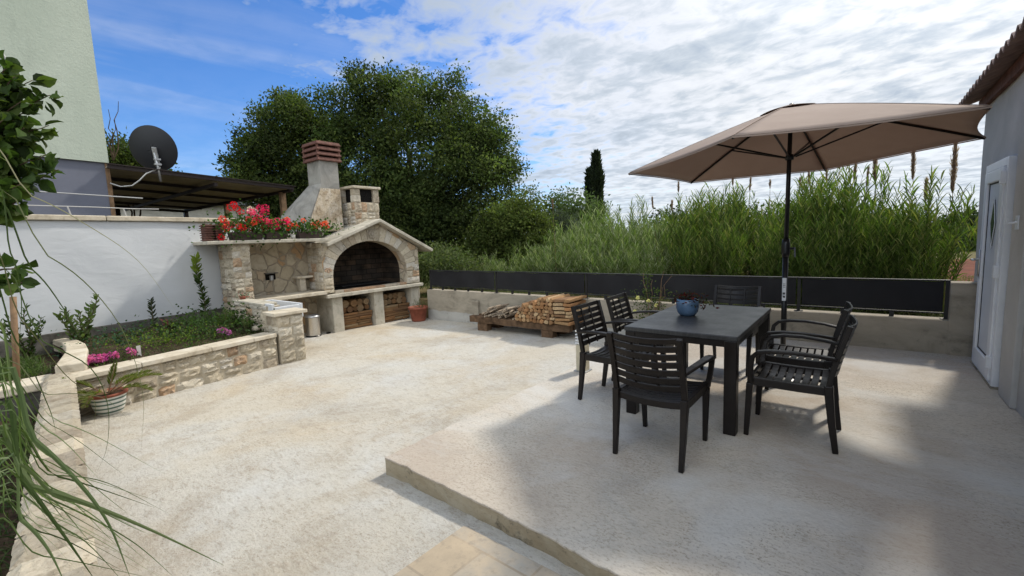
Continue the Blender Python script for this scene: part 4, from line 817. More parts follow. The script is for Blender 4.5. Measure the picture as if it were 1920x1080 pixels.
# ---------------------------------------------------------------- parasol
def parasol():
    C0 = A(-.60, 4.97, 0); r = thing('parasol', tuple(C0), 'large taupe parasol with dark pole standing behind the table', 'parasol')
    rad, drop, H_, a1, a2, rot = 1.456, .458, 2.605, -.007, -.033, -.126
    c, s = math.cos(rot), math.sin(rot)
    def tr(x, y, z):
        x, y = c*x-s*y, s*x+c*y; y, z = y*math.cos(a1)-z*math.sin(a1), y*math.sin(a1)+z*math.cos(a1); x, z = x*math.cos(a2)+z*math.sin(a2), -x*math.sin(a2)+z*math.cos(a2)
        return A(C0[0]+x, C0[1]+y, H_+z)
    ang = [-90, -30, 30, 90, 150, 210]; rim = [(rad*math.cos(R_(t)), rad*math.sin(R_(t))) for t in ang]
    def hz_(q): return -drop*(q**1.12)
    mb = MB(); nu, nv = 12, 14; vs = []; fs = []
    for k in range(6):
        a, b = A(*rim[k]), A(*rim[(k+1) % 6]); base = len(vs)
        for i in range(nu+1):
            q = .03+.97*i/nu
            for j in range(nv+1):
                t = j/nv; p = a*(1-t)+b*t; sag = 4*t*(1-t); pp = p*q*(1-.045*sag*q*q); vs.append(tr(pp[0], pp[1], hz_(q)+.018*sag*q*math.sin(q*math.pi)-.004*sag))
        fs += [(base+i*(nv+1)+j, base+(i+1)*(nv+1)+j, base+(i+1)*(nv+1)+j+1, base+i*(nv+1)+j+1) for i in range(nu) for j in range(nv)]
    mb.add(vs, fs)
    cn = mb.build('canopy', 'parasol_fabric', r, smooth=True, solid=.003)
    mb = MB(); vs = []; fs = []
    for k in range(6):
        a, b = A(*rim[k]), A(*rim[(k+1) % 6]); base = len(vs)
        for i in range(5):
            q = .0+.17*i/4
            for j in range(7):
                t = j/6; p = (a*(1-t)+b*t)*q; sag = 4*t*(1-t); vs.append(tr(p[0], p[1], hz_(q)+.010+.012*sag*q/.2))
        fs += [(base+i*7+j, base+(i+1)*7+j, base+(i+1)*7+j+1, base+i*7+j+1) for i in range(4) for j in range(6)]
    mb.add(vs, fs); mb.build('vent', 'parasol_fabric', cn, smooth=True, solid=.003)
    for k in range(6):
        a, b = A(*rim[k]), A(*rim[(k+1) % 6]); mb = MB(); mb.sweep([(lambda p: tr(p[0], p[1], hz_(1.)-.004*4*t*(1-t)-.008))((a*(1-t)+b*t)*(1-.045*4*t*(1-t))) for t in np.linspace(0, 1, 15)], .004, .010, (0, 0, .01)+np.cross(A(*(b-a), 0), Z_)); mb.build('hem', 'parasol_fabric', cn)
        mb = MB(); mb.sweep([tr(a[0]*q, a[1]*q, hz_(q)+.004) for q in np.linspace(.05, .99, 14)], .012, .003, np.cross(A(*a, 0), Z_)); mb.build('seam', 'parasol_fabric', cn)
    for k in range(6):
        a = rim[k]; mb = MB(); mb.sweep([tr(a[0]*q, a[1]*q, hz_(q)-.016) for q in (.03, .3, .55, .8, .995)], .012, .016, np.cross(A(*a, 0), Z_)); mb.build('rib', 'pole_metal', r)
        mb = MB(); mb.sweep([tr(a[0]*.03, a[1]*.03, -.46), tr(a[0]*.50, a[1]*.50, hz_(.50)-.026)], .012, .014, np.cross(A(*a, 0), Z_)); mb.build('strut', 'pole_metal', r)
    mb = MB(); mb.tube([C0+Z_*.05, C0+Z_*1.30], .024, 16); mb.build('lower_pole', 'pole_metal', r, smooth=True)
    mb = MB(); mb.tube([C0+Z_*1.28, C0+A(.012, 0, 2.60)], .019, 16); mb.build('upper_pole', 'pole_metal', r, smooth=True)
    mb = MB(); mb.lathe([(.0, 0), (.034, 0), (.036, .03), (.030, .05), (0, .05)], C0+A(.01, 0, 2.12), 16); mb.lathe([(0, 0), (.03, 0), (.032, .03), (0, .04)], C0+A(.012, 0, 2.55), 16); mb.build('hub', 'pole_metal', r, smooth=True)
    mb = MB(); mb.lathe([(0, 0), (.024, .002), (.022, .012), (.010, .022), (0, .024)], C0+A(.013, 0, 2.605), 12); mb.build('finial', 'pole_metal', r, smooth=True)
    mb = MB(); mb.lathe([(0, 0), (.030, .0), (.036, .04), (.036, .13), (.028, .17), (0, .17)], C0+Z_*1.22, 16); cb_ = mb.build('crank_housing', 'pole_metal', r, smooth=True)
    mb = MB(); mb.tube([C0+A(.03, -.01, 1.30), C0+A(.075, -.02, 1.30)], .012, 8); mb.sweep([C0+A(.075, -.02, 1.31), C0+A(.08, -.03, 1.22)], .018, .012, (0, 1, 0)); mb.build('crank', 'pole_metal', cb_)
    mb = MB(); k = 8; vs = []
    for z in (.80, 1.02):
        for j in range(k+1): a = R_(-140+90*j/k); vs.append(C0+A(.0248*math.cos(a), .0248*math.sin(a), z))
    mb.add(vs, [(j, j+1, k+2+j, k+1+j) for j in range(k)]); st_ = mb.build('sticker', 'white_sticker', r)
    mb = MB()
    for z0, z1 in ((.83, .85), (.86, .88), (.93, .935), (.945, .95), (.96, .965)):
        vs = [C0+A(.0253*math.cos(R_(a)), .0253*math.sin(R_(a)), z) for z in (z0, z1) for a in (-118, -95, -72)]; mb.add(vs, [(0, 1, 4, 3), (1, 2, 5, 4)])
    mb.build('sticker_print', 'rubber_seal', st_)
    mb = MB(); mb.lathe([(0, .005), (.235, .005), (.245, .02), (.23, .045), (.06, .065), (.04, .07), (.036, .30), (.0, .30)], C0, 32); mb.build('base', 'pole_metal', r, smooth=True)
parasol()

# ---------------------------------------------------------------- small things on the terrace
def bollard():
    c = A(-2.43, 4.28, 0); r = thing('bollard_lamp', tuple(c), 'pale square bollard lamp with louvred head at the slab edge', 'lamp')
    mb = MB(); mb.box(c[0]-.055, c[0]+.055, c[1]-.055, c[1]+.055, .0, .30); mb.build('post', 'lamp_body', r, bevel=.006)
    mb = MB(); mb.box(c[0]-.04, c[0]+.04, c[1]-.04, c[1]+.04, .30, .44); mb.build('diffuser', 'lamp_plastic', r, bevel=.004)
    for i in range(4): mb = MB(); z = .315+.032*i; mb.box(c[0]-.058, c[0]+.058, c[1]-.058, c[1]+.058, z, z+.010); mb.build('louvre', 'white_plastic', r)
    mb = MB(); mb.box(c[0]-.062, c[0]+.062, c[1]-.062, c[1]+.062, .442, .468); mb.build('cap', 'lamp_plastic', r, bevel=.012)
    mb = MB(); mb.box(c[0]-.075, c[0]+.075, c[1]-.075, c[1]+.075, .0, .012); mb.build('base_plate', 'galvanised', r)
    mb = MB(); mb.box(c[0]+.0555, c[0]+.075, c[1]-.025, c[1]+.025, .17, .23); mb.build('switch_box', 'rubber_seal', r, bevel=.004)
bollard()
def bin_():
    c = A(-8.56, 4.40, zp(-8.5, 4.4)); r = thing('pedal_bin', tuple(c), 'brushed steel pedal bin under the side counter of the barbecue', 'bin')
    mb = MB(); mb.lathe([(0, .02), (.135, .02), (.135, .38), (0, .38)], c, 32); mb.build('bin_body', 'steel', r, smooth=False)
    mb = MB(); mb.lathe([(0, .0), (.142, .0), (.142, .028), (0, .028)], c, 32); mb.build('base_ring', 'rubber_seal', r)
    mb = MB(); mb.lathe([(.0, .382), (.139, .382), (.139, .40), (.11, .425), (.0, .435)], c, 32); mb.build('lid', 'galvanised', r, smooth=True)
    mb = MB(); mb.obox(c+A(.12, -.03, .012), (.06, 0, 0), (0, .06, 0), (0, 0, .012)); mb.build('pedal', 'steel', r, bevel=.004)
    mb = MB(); mb.lathe([(0, 0), (.04, 0), (.045, .02), (0, .025)], c+A(.02, .30, 0), 12); o = mb.build('pebble', 'charcoal', smooth=True); tag(o, 'small dark flat stone on the patio between pedal bin and support pier', 'stone')
bin_()
def clay_pot():
    c = A(-8.02, 6.62, zp(-8.02, 6.62)); r = thing('terracotta_pot', tuple(c), 'terracotta pot with sparse plant in the corner by the barbecue', 'plant pot')
    mb = MB(); mb.lathe([(0, 0), (.145, 0), (.16, .03), (.205, .28), (.222, .285), (.226, .33), (.205, .335), (.195, .29), (0, .28)], c, 32); mb.build('pot', 'terracotta', r, smooth=True)
    mb = MB(); mb.lathe([(0, .292), (.196, .288)], c, 20); mb.build('earth', 'soil', r)
    rng = np.random.default_rng(2); n = 120; P = c+A(.03, .05, .33)+rng.normal(size=(n, 3))*(.09, .09, .06); D = rng.normal(size=(n, 3))*.6; D[:, 2] += 1; D /= np.linalg.norm(D, axis=1)[:, None]
    leafobj('foliage', P, D, rng.uniform(.05, .11, n), rng.uniform(.006, .015, n), colmix(n, [(.05, .075, .02), (.09, .10, .035)], rng), r)
    mb = MB(); mb.tube([c+A(.02, .02, .3), c+A(.0, .05, .55), c+A(-.07, .1, .75)], .004, 5); mb.build('stem', 'cane_wood', r)
clay_pot()
def frond(P0, d, ln, rise, droop, leaf, rng, n=46):
    "pinnate palm leaf: returns rachis points and leaflets"
    d = unit(d); pts = [];
    for i in range(9):
        t = i/8; pts.append(P0+d*ln*t*(1-.12*t)+Z_*(rise*t-droop*t*t))
    P, D, Ln = [], [], []
    for i in range(n):
        t = .28+.72*i/n; q = t*8; k = min(int(q), 7); p = pts[k]*(1-(q-k))+pts[k+1]*(q-k); tg = unit(pts[k+1]-pts[k]); sd = unit(np.cross(tg, Z_))
        for s in (-1, 1):
            P.append(p); D.append(unit(tg*.75+sd*s*.55+Z_*(.35+rng.normal()*.12))); Ln.append(leaf*(.35+.65*math.sin(math.pi*min(1, .15+t*.85)))*rng.uniform(.85, 1.1))
    return pts, P, D, Ln
def palm_pot():
    x, y = -6.27, .93; c = A(x, y, zp(x, y)); r = thing('striped_palm_pot', tuple(c), 'young palm in a green and white striped pot at the planter wall', 'potted palm')
    mb = MB(); mb.lathe([(0, 0), (.10, 0), (.11, .012), (.135, .09), (.148, .17), (.150, .205)], c, 40); mb.build('pot', 'striped_glaze', r, smooth=True)
    mb = MB(); mb.lathe([(.150, .196), (.165, .202), (.169, .218), (.161, .23), (.140, .226), (.136, .20), (0, .19)], c, 40); mb.build('rim', 'terracotta', r, smooth=True)
    mb = MB(); mb.lathe([(0, .205), (.138, .202)], c, 24); mb.build('earth', 'soil', r)
    rng = np.random.default_rng(3)
    for dx, dy, ln, rise, dr in ((.35, -.95, .62, .42, .16), (.5, 1., .68, .62, .25), (.9, .5, .52, .66, .2), (-.3, .95, .62, .50, .18), (-.2, -.8, .45, .55, .1), (.75, -.5, .60, .50, .3), (.2, .1, .22, .62, .05), (.8, -1.0, .56, .36, .2), (.9, 1.0, .60, .40, .24)):
        pts, P, D, Ln = frond(c+A(.01, 0, .20), A(dx, dy, 0), ln*.78, rise*.62, dr*1.0, .105, rng)
        mb = MB(); mb.tube(pts, [.007-.0007*i for i in range(9)], 5); f = mb.build('frond', 'cane_wood', r); n = len(P)
        leafobj('leaflets', P, D, Ln, np.full(n, .009), colmix(n, [(.13, .15, .04), (.17, .18, .05), (.11, .14, .035)], rng, .12), f)
palm_pot()

# firewood
WOODC = [(.36, .21, .10), (.42, .27, .14), (.30, .17, .08), (.46, .33, .19), (.26, .15, .08), (.38, .20, .09)]
def log_mesh(mb, a, b, kind, w, h, rng, c):
    "split billet / plank / round from a to b"
    a, b = np.asarray(a, float), np.asarray(b, float); t = unit(b-a); u = unit(np.cross(t, Z_)); v = np.cross(u, t); ro = rng.uniform(-.5, .5) if kind != 'plank' else rng.uniform(-.06, .06)
    u, v = u*math.cos(ro)+v*math.sin(ro), v*math.cos(ro)-u*math.sin(ro)
    if kind == 'round': prof = [(w/2*math.cos(q)*rng.uniform(.9, 1.05), w/2*math.sin(q)*rng.uniform(.9, 1.05)) for q in np.linspace(0, 2*math.pi, 11)[:-1]]
    elif kind == 'split': prof = [(-w*.5, -h*.4), (-w*.05, -h*.55), (w*.5, -h*.35), (w*.42, h*.15), (w*.02, h*.6), (-w*.4, h*.2)]; prof = [(x*rng.uniform(.85, 1.15), y*rng.uniform(.85, 1.15)) for x, y in prof]
    else: prof = [(-w/2, -h/2), (w/2, -h/2*rng.uniform(.8, 1.1)), (w/2, h/2), (-w/2, h/2*rng.uniform(.8, 1.1))]
    mb.prism([a+u*x+v*y for x, y in prof], (b-a)+u*rng.normal()*.004, c)
def wood(label, items, group, rng, name='firewood_log', dk=1.):
    for a, b, kind, w, h in items:
        mb = MB(); c = WOODC[rng.integers(len(WOODC))]; f = rng.uniform(.8, 1.15)*dk; c = tuple(q*f for q in c)
        if kind == 'branch': mb.tube([a, (A(*a)+A(*b))/2+A(0, 0, .01), b], w/2, 8, (.33, .27, .20))
        else: log_mesh(mb, a, b, kind, w, h, rng, c)
        o = mb.build(name, 'split_wood', bevel=.004); tag(o, label, 'firewood', group)
def timber_rack():
    r = thing('timber_rack', (-5.0, 6.5, -.25), 'low rack of thick weathered timbers on blocks under the firewood', 'wood rack')
    for k, (y0, y1, xa, xb) in enumerate(((6.30, 6.42, -6.10, -3.82), (6.52, 6.64, -6.05, -3.85), (6.72, 6.85, -6.02, -3.87))):
        mb = MB(); n = 16; mb.sweep([(xa+(xb-xa)*i/n, (y0+y1)/2, -.045+.006*math.sin(i*1.7+k)) for i in range(n+1)], y1-y0, .125, (0, 1, 0)); mb.build('beam', 'pallet_timber', r, bevel=.01)
    for x in (-5.90, -4.40):
        for y in (6.31, 6.68): mb = MB(); mb.box(x, x+.24, y, y+.15, -.40, -.108); mb.build('block', 'pallet_timber', r, bevel=.01)
timber_rack()
def patio_wood():
    rng = np.random.default_rng(14); it = []
    def hgt(x):                                                    # outline of the stack along X
        return np.interp(x, [-4.94, -4.80, -4.55, -4.30, -3.78], [.12, .30, .41, .49, .51])
    z = .02
    while z < .54:
        x = -4.93; row = rng.uniform(.058, .075)
        while x < -3.80:
            w = rng.uniform(.06, .10)
            if x > -4.12 : w = min(rng.uniform(.20, .30), -3.76-x)
            if z+row <= hgt(x+w/2)+.02:
                pl = x > -4.12 or rng.random() < .22; y0 = 6.25+rng.uniform(-.02, .025); L_ = rng.uniform(.50, .58); an = rng.normal()*.012
                it.append(((x+w/2, y0, z+row/2), (x+w/2+an, y0+L_, z+row/2+rng.normal()*.006), 'plank' if pl else 'split', w*.93, row*(.72 if pl else 1.02)))
            x += w
        z += row*.95
    wood('split firewood billet with orange cut end in the big stack on the timber rack', it, 'split firewood in the big stack', rng)
    it = []
    for i in range(34):
        x = rng.uniform(-5.74, -4.98); top = np.interp(x, [-5.76, -5.5, -4.95], [.07, .25, .21]); z = .03+rng.random()*(top-.02); y = 6.28+rng.uniform(-.03, .06)
        it.append(((x, y, z), (x+rng.normal()*.05, y+rng.uniform(.32, .5), z+rng.normal()*.015), 'branch', rng.uniform(.025, .045), 0))
    wood('thin grey barked branch in the small kindling heap at the left of the timber rack', it, 'thin branches in the kindling heap', rng, 'branch_piece')
    for (ya, yb, g) in ((5.05, 5.78, 'left'), (6.05, 6.81, 'right')):
        it = []; z0 = zp(-8.8, ya); z = z0+.005
        while z < z0+.34:
            y = ya+.01; row = rng.uniform(.04, .06)
            while y < yb-.06:
                w = min(rng.uniform(.26, .5), yb-.01-y)
                if w > .06: it.append(((-8.66+rng.uniform(-.03, .03), y, z+row/2), (-8.66+rng.uniform(-.03, .03), y+w-.008, z+row/2), 'plank', .20, row*.92))
                y += w
            z += row
        wood(f'short split plank laid lengthwise low in the {g} bay under the hearth', it, f'split planks in the {g} bay', rng, dk=.62)
        it = []; yy = ya+.08; top = z
        for rw in range(2):
            y = ya+.085+(.05 if rw else 0)
            while y < yb-.07:
                w = rng.uniform(.12, .17)
                if top+rw*.13+w/2 < .43: it.append(((-8.60+rng.uniform(-.04, .03), y, top+.075+rw*.125), (-8.95, y, top+.075+rw*.125), 'round', w, w))
                y += w*.98
        wood(f'round log end on top of the planks in the {g} bay under the hearth counter', it, f'round logs in the {g} bay', rng, 'round_log', .5)
patio_wood()

# ---------------------------------------------------------------- shelf: bricks, window boxes with geraniums
def hollow_brick(y0, z0, label):
    mb = MB(); x1, x0 = -8.40, -8.65; n = 7; h = .27/n; w = .142
    for i in range(n): mb.box(x0, x1, y0+.004, y0+w-.004, z0+i*h+.011, z0+(i+1)*h-.011)
    mb.box(x0+.02, x1-.02, y0+.02, y0+w-.02, z0, z0+.27)
    o = mb.build('hollow_brick', 'terracotta_dark', bevel=.004); tag(o, label, 'brick', 'hollow bricks on the shelf')
hollow_brick(2.67, 1.647, 'ribbed terracotta hollow brick at the outer left end of the shelf'); hollow_brick(2.82, 1.647, 'ribbed terracotta hollow brick between the end brick and the first flower box')
def flower_mass(r, c, ext, nleaf, flowers, rng, leafcols=((.04, .085, .018), (.06, .12, .025), (.03, .06, .015)), lf=.055):
    P = c+rng.normal(size=(nleaf, 3))*ext*.48; D = rng.normal(size=(nleaf, 3)); D[:, 2] = abs(D[:, 2]); D /= np.linalg.norm(D, axis=1)[:, None]
    leafobj('foliage', P, D, rng.uniform(.6, 1.3, nleaf)*lf, rng.uniform(.5, 1.1, nleaf)*lf, colmix(nleaf, list(leafcols), rng, .2), r)
    PP, DD, CC = [], [], []
    for (p, col, rad) in flowers:
        rad *= 1.0; n = 60; d = rng.normal(size=(n, 3)); d /= np.linalg.norm(d, axis=1)[:, None]; q = c+A(*p)+d*rad*.8; PP.append(q); DD.append(unit_rows(d+rng.normal(size=(n, 3))*.5)); CC.append(colmix(n, [col], rng, .2))
    n = sum(map(len, PP)); leafobj('blossoms', np.concatenate(PP), np.concatenate(DD), rng.uniform(.016, .03, n), rng.uniform(.016, .026, n), np.concatenate(CC), r, 'petal')
def unit_rows(d): return d/np.linalg.norm(d, axis=1)[:, None]
RED, DRED, PINK, MAG, SALM, WHT = (.75, .035, .02), (.55, .01, .02), (.72, .03, .16), (.62, .02, .14), (.80, .13, .07), (.75, .62, .66)
def window_box(y0, y1, label, flowers, nleaf, ext, seed, cz=.20, cx=-8.47):
    z = 1.646; cy_ = (y0+y1)/2; r = thing('flower_box', (-8.47, cy_, z), label, 'flower box', 'flower boxes on the barbecue shelf'); rng = np.random.default_rng(seed)
    mb = MB(); a, b = -8.56, -8.38
    mb.prism([(a+.02, y0+.02, z), (b-.02, y0+.02, z), (b-.02, y1-.02, z), (a+.02, y1-.02, z)], (0, 0, .01))
    for p, q in (((b, y0), (b, y1)), ((b, y1), (a, y1)), ((a, y1), (a, y0)), ((a, y0), (b, y0))):
        s_ = lambda v: (v[0]+(.02 if v[0] == a else -.02), v[1]+(.02 if v[1] == y0 else -.02)); mb.add([(*s_(p), z), (*s_(q), z), (*q, z+.14), (*p, z+.14)], [(0, 1, 2, 3)])
    mb.build('box', 'brown_plastic', r, solid=.006)
    mb = MB(); mb.box(a+.006, b-.006, y0+.006, y1-.006, z+.105, z+.125); mb.build('earth', 'soil', r)
    flower_mass(r, A(cx, cy_, z+cz), A(*ext), nleaf, flowers, rng)
rg2 = np.random.default_rng(31)
fl = [((rg2.normal()*.08+.06, rg2.uniform(-.36, .34), rg2.uniform(-.02, .17)), [RED, RED, SALM, (.74, .04, .12), (.74, .05, .09), PINK][rg2.integers(6)], rg2.uniform(.04, .06)) for _ in range(27)]
fl += [((rg2.uniform(0, .12), rg2.uniform(-.05, .4), rg2.uniform(.14, .30)), [MAG, PINK, (.75, .10, .30)][rg2.integers(3)], .055) for _ in range(5)]
fl += [((.02, -.20, .36), DRED, .06), ((.0, -.10, .34), DRED, .055), ((-.02, -.13, .41), DRED, .05), ((.05, -.05, .28), DRED, .05), ((.0, .12, .33), WHT, .055), ((-.03, .20, .30), (.72, .4, .52), .05), ((0, .28, .36), MAG, .06), ((-.02, .38, .37), MAG, .06), ((.02, .36, .29), MAG, .06), ((.03, .30, .27), MAG, .05), ((.12, -.42, -.14), DRED, .05), ((.10, -.37, .16), RED, .05)]
window_box(3.05, 3.56, 'brown flower box overflowing with red and crimson geraniums next to the bricks', fl, 900, (.30, .62, .26), 1)
fl = [((rg2.normal()*.06+.04, rg2.uniform(-.24, .22), rg2.uniform(.02, .14)), [PINK, MAG, PINK, (.78, .05, .2)][rg2.integers(4)], rg2.uniform(.04, .055)) for _ in range(22)]+[((.1, .20, .0), RED, .04), ((.1, .24, .07), RED, .045), ((.02, .23, .16), SALM, .04)]
window_box(3.61, 3.99, 'brown flower box with bright pink geraniums, the middle of the three boxes', fl, 420, (.24, .40, .20), 2)
fl = [((rg2.normal()*.05+.05, y, z_), c_, .042) for y, z_, c_ in ((-.12, .15, SALM), (.06, .07, RED), (.10, .04, SALM), (.22, .06, RED), (.28, .09, SALM), (.33, .03, RED), (.34, .11, SALM), (.18, .1, RED), (.36, -.02, WHT), (-.02, -.03, WHT), (-.3, .08, SALM), (-.22, .02, RED))]
window_box(4.20, 4.67, 'brown flower box with green leaves and a few orange-red geraniums beside the gable roof', fl, 620, (.26, .66, .17), 5, .19)
mb = MB(); mb.lathe([(0, 0), (.035, 0), (.045, .09), (.04, .09), (.038, .07), (0, .07)], (-8.42, 4.10, 1.646), 16); o = mb.build('small_white_pot', 'lamp_plastic', smooth=True); tag(o, 'tiny white pot on the shelf between the pink and the orange-red flower boxes', 'plant pot')
def counter_plant():
    r = thing('counter_trinket', (-8.40, 3.30, .646), 'small green and pink potted succulent at the pillar foot on the trough wall', 'plant'); c = A(-8.33, 3.10, .646); rng = np.random.default_rng(6)
    mb = MB(); mb.lathe([(0, 0), (.04, 0), (.05, .05), (0, .05)], c, 14); mb.build('pot', 'terracotta', r, smooth=True)
    n = 70; P = c+A(0, 0, .06)+rng.normal(size=(n, 3))*(.04, .06, .02); D = unit_rows(rng.normal(size=(n, 3))+A(0, 0, .8)); leafobj('foliage', P, D, rng.uniform(.02, .05, n), rng.uniform(.01, .02, n), colmix(n, [(.04, .12, .06), (.35, .08, .09), (.05, .09, .04)], rng), r)
counter_plant()

# ---------------------------------------------------------------- vegetation beyond the walls
def blob(px, py, rpx, dist, k=1., kz=1.):
    p = at(px, py, dist); d = ROT@_rc(px, py); c = unit(d)[:2]; fw = unit(ROT@np.array([0, 0, -1.]))[:2]; dep = dist*float(np.dot(unit(c), unit(fw)))
    th = math.acos(min(1, float(np.dot(unit(c), unit(fw))))); r = rpx*dep/F_PX*math.cos(th)
    return (p[0], p[1], p[2], r*k, r*k, r*kz*1.05/math.cos(th)**.5)
OAK = [(.050, .076, .021), (.066, .092, .025), (.036, .056, .017), (.090, .114, .031), (.052, .074, .023)]
YEL = [(.075, .10, .022), (.060, .085, .020), (.095, .115, .030), (.050, .075, .020)]
B = [blob(*q, 19) for q in ((700, 168, 58), (655, 225, 62), (745, 215, 85), (845, 180, 48), (865, 235, 72), (915, 270, 58), (935, 330, 48), (790, 300, 115), (690, 320, 90), (725, 405, 85), (660, 400, 70), (735, 430, 60), (750, 390, 60), (700, 440, 60), (870, 360, 100), (760, 420, 110), (900, 430, 70), (820, 450, 80))]
g = at(790, 480, 19); tree('large_oak_tree', 'huge dark green leafy tree rising behind the stone barbecue', 'tree', (g[0], g[1], .1), B, 6000, 24, .12, OAK, None, .45, 3, .20, .3, .6, 13)
B = [blob(*q, 20.5) for q in ((545, 232, 60), (478, 290, 50), (590, 270, 62), (515, 330, 75), (600, 350, 70), (460, 345, 42), (550, 400, 60))]
g = at(540, 470, 20.5); tree('oak_tree', 'lower dark green tree between the carport and the huge tree', 'tree', (g[0], g[1], .1), B, 2400, 24, .125, OAK+OAK[3:4], None, .35, 4, .20, .3, .6, 12)
B = [blob(*q, 15.5) for q in ((985, 385, 42), (945, 425, 50), (1000, 425, 38), (905, 465, 45), (970, 470, 52), (1010, 480, 40))]
g = at(965, 500, 15.5); tree('field_maple', 'yellow green small tree at the right foot of the huge tree', 'tree', (g[0], g[1], .1), B, 1500, 22, .09, YEL+OAK[3:4], None, .14, 5, .16, .3, .6, 10)
B = [blob(*q, 12.0) for q in ((830, 500, 34), (868, 512, 28), (800, 505, 22))]
g = at(835, 520, 12); tree('pale_bush', 'pale green bush showing between barbecue and railing', 'bush', (g[0], g[1], .1), B, 330, 22, .075, [(.10, .13, .05), (.08, .11, .04), (.12, .14, .06)], None, .05, 6, .17, .3)
B = [blob(*q, 22) for q in ((1060, 395, 32), (1095, 405, 34), (1030, 415, 32), (1075, 440, 40))]
g = at(1065, 470, 22); tree('dark_bush', 'dark leafy bush in front of the cypress', 'bush', (g[0], g[1], .1), B, 420, 22, .15, [(.05, .075, .028), (.06, .085, .03)], None, .1, 7, .30, .3)
B = [blob(*q, 17) for q in ((1052, 425, 24), (1066, 440, 22))]
g = at(1058, 460, 17); tree('grey_green_bush', 'rounded grey green bush left below the cypress', 'bush', (g[0], g[1], .1), B, 220, 22, .08, [(.05, .065, .045), (.06, .075, .05)], None, .06, 8, .16, .35)
B = [blob(*q, 17) for q in ((245, 300, 34), (215, 300, 30), (275, 315, 28))]
g = at(240, 400, 17); tree('bush', 'round leafy bush rising behind the carport beside the satellite dish', 'bush', (g[0], g[1], .1), B, 330, 22, .10, YEL[:2]+OAK, None, .06, 9, .2, .3)
def cypress(px, top, wpx, dist, label, seed):
    p = at(px, 380, dist); t = at(px, top, dist)[2]; r = thing('cypress', (p[0], p[1], 0), label, 'tree', 'far cypress pair'); rng = np.random.default_rng(seed)
    mb = MB(); mb.tube([(p[0], p[1], 0), (p[0], p[1], t*.8)], [.25, .06], 8); mb.build('trunk', 'bark', r)
    n = 5200; h = rng.random(n)**.9; w = wpx*dist*.98/F_PX/2*np.minimum(1, (1-h)*4.2+.12)*(.8+.2*np.sin(h*20)); a = rng.random(n)*6.283; rr = w*rng.uniform(.5, 1.12, n)
    P = np.stack([p[0]+rr*np.cos(a), p[1]+rr*np.sin(a), .8+h*(t-.9)], 1); D = unit_rows(np.stack([np.cos(a)*.35, np.sin(a)*.35, np.ones(n)], 1)+rng.normal(size=(n, 3))*.25); ln = rng.uniform(.3, .6, n)
    leafobj('crown', P, D, ln, ln*.35, colmix(n, [(.014, .022, .011), (.02, .028, .013)], rng), r)
cypress(1119, 290, 20, 34, 'tall slim dark cypress on the horizon, the taller of the pair', 1); cypress(1107, 322, 11, 34.5, 'shorter slim dark cypress leaning on the left side of the taller one', 2)
B = [blob(*q, 60) for q in ((1815, 425, 22), (1790, 430, 20), (1840, 430, 24), (1760, 436, 20), (1700, 436, 20))]
g = at(1800, 440, 60); tree('far_tree_row', 'distant dark trees beyond the red field beside the rendered house', 'trees', (g[0], g[1], 0), B, 300, 20, .45, [(.03, .045, .02), (.04, .055, .025)], None, .2, 10, .7, .3)
B = [blob(*q, 30) for q in ((1800, 462, 22), (1830, 458, 26), (1770, 465, 22))]
g = at(1800, 480, 30); tree('field_hedge', 'mid green hedge at the far edge of the red field', 'hedge', (g[0], g[1], 0), B, 260, 20, .2, [(.05, .075, .02), (.06, .09, .03)], None, .1, 12, .35, .3)

def strips(P, D, Ln, Wd, droop, C, rng, seg=4):
    "arching grass leaves"
    n = len(P); Sd = np.cross(D, A(0, 0, 1)+rng.normal(size=(n, 3))*.4); Sd /= np.linalg.norm(Sd, axis=1)[:, None]+1e-9; V = []
    for k in range(seg+1):
        t = k/seg; c = P+D*(Ln*t)[:, None]; c[:, 2] -= droop*Ln*t*t; w = Wd*(.6+.9*t if t < .35 else (1-t)*1.35+.04)
        V += [c-Sd*w[:, None]*.5, c+Sd*w[:, None]*.5]
    V = np.stack(V, 1).reshape(-1, 3); m = 2*(seg+1); b = np.arange(n)*m
    F = np.concatenate([np.stack([b+2*k, b+2*k+1, b+2*k+3, b+2*k+2], 1) for k in range(seg)]).tolist(); return V, F, np.repeat(C, m, 0)
def stripobj(name, root, P, D, Ln, Wd, droop, C, rng, mat='leaf', seg=4, local=False):
    V, F, Cc = strips(np.asarray(P), np.asarray(D), Ln, Wd, droop, C, rng, seg)
    off = A(0, 0, 0) if (root is None or local) else A(*ROOTS.get(root.name, (0, 0, 0))); loc = A(0, 0, 0)
    if root is None: loc = A(*V.mean(0)[:2], V[:, 2].min())
    o = mkobj(name, V-off-loc, F, Cc, mat, root); o.location = loc; return o
REED = [(.088, .140, .024), (.068, .112, .020), (.125, .170, .034), (.045, .075, .016), (.18, .19, .065)]
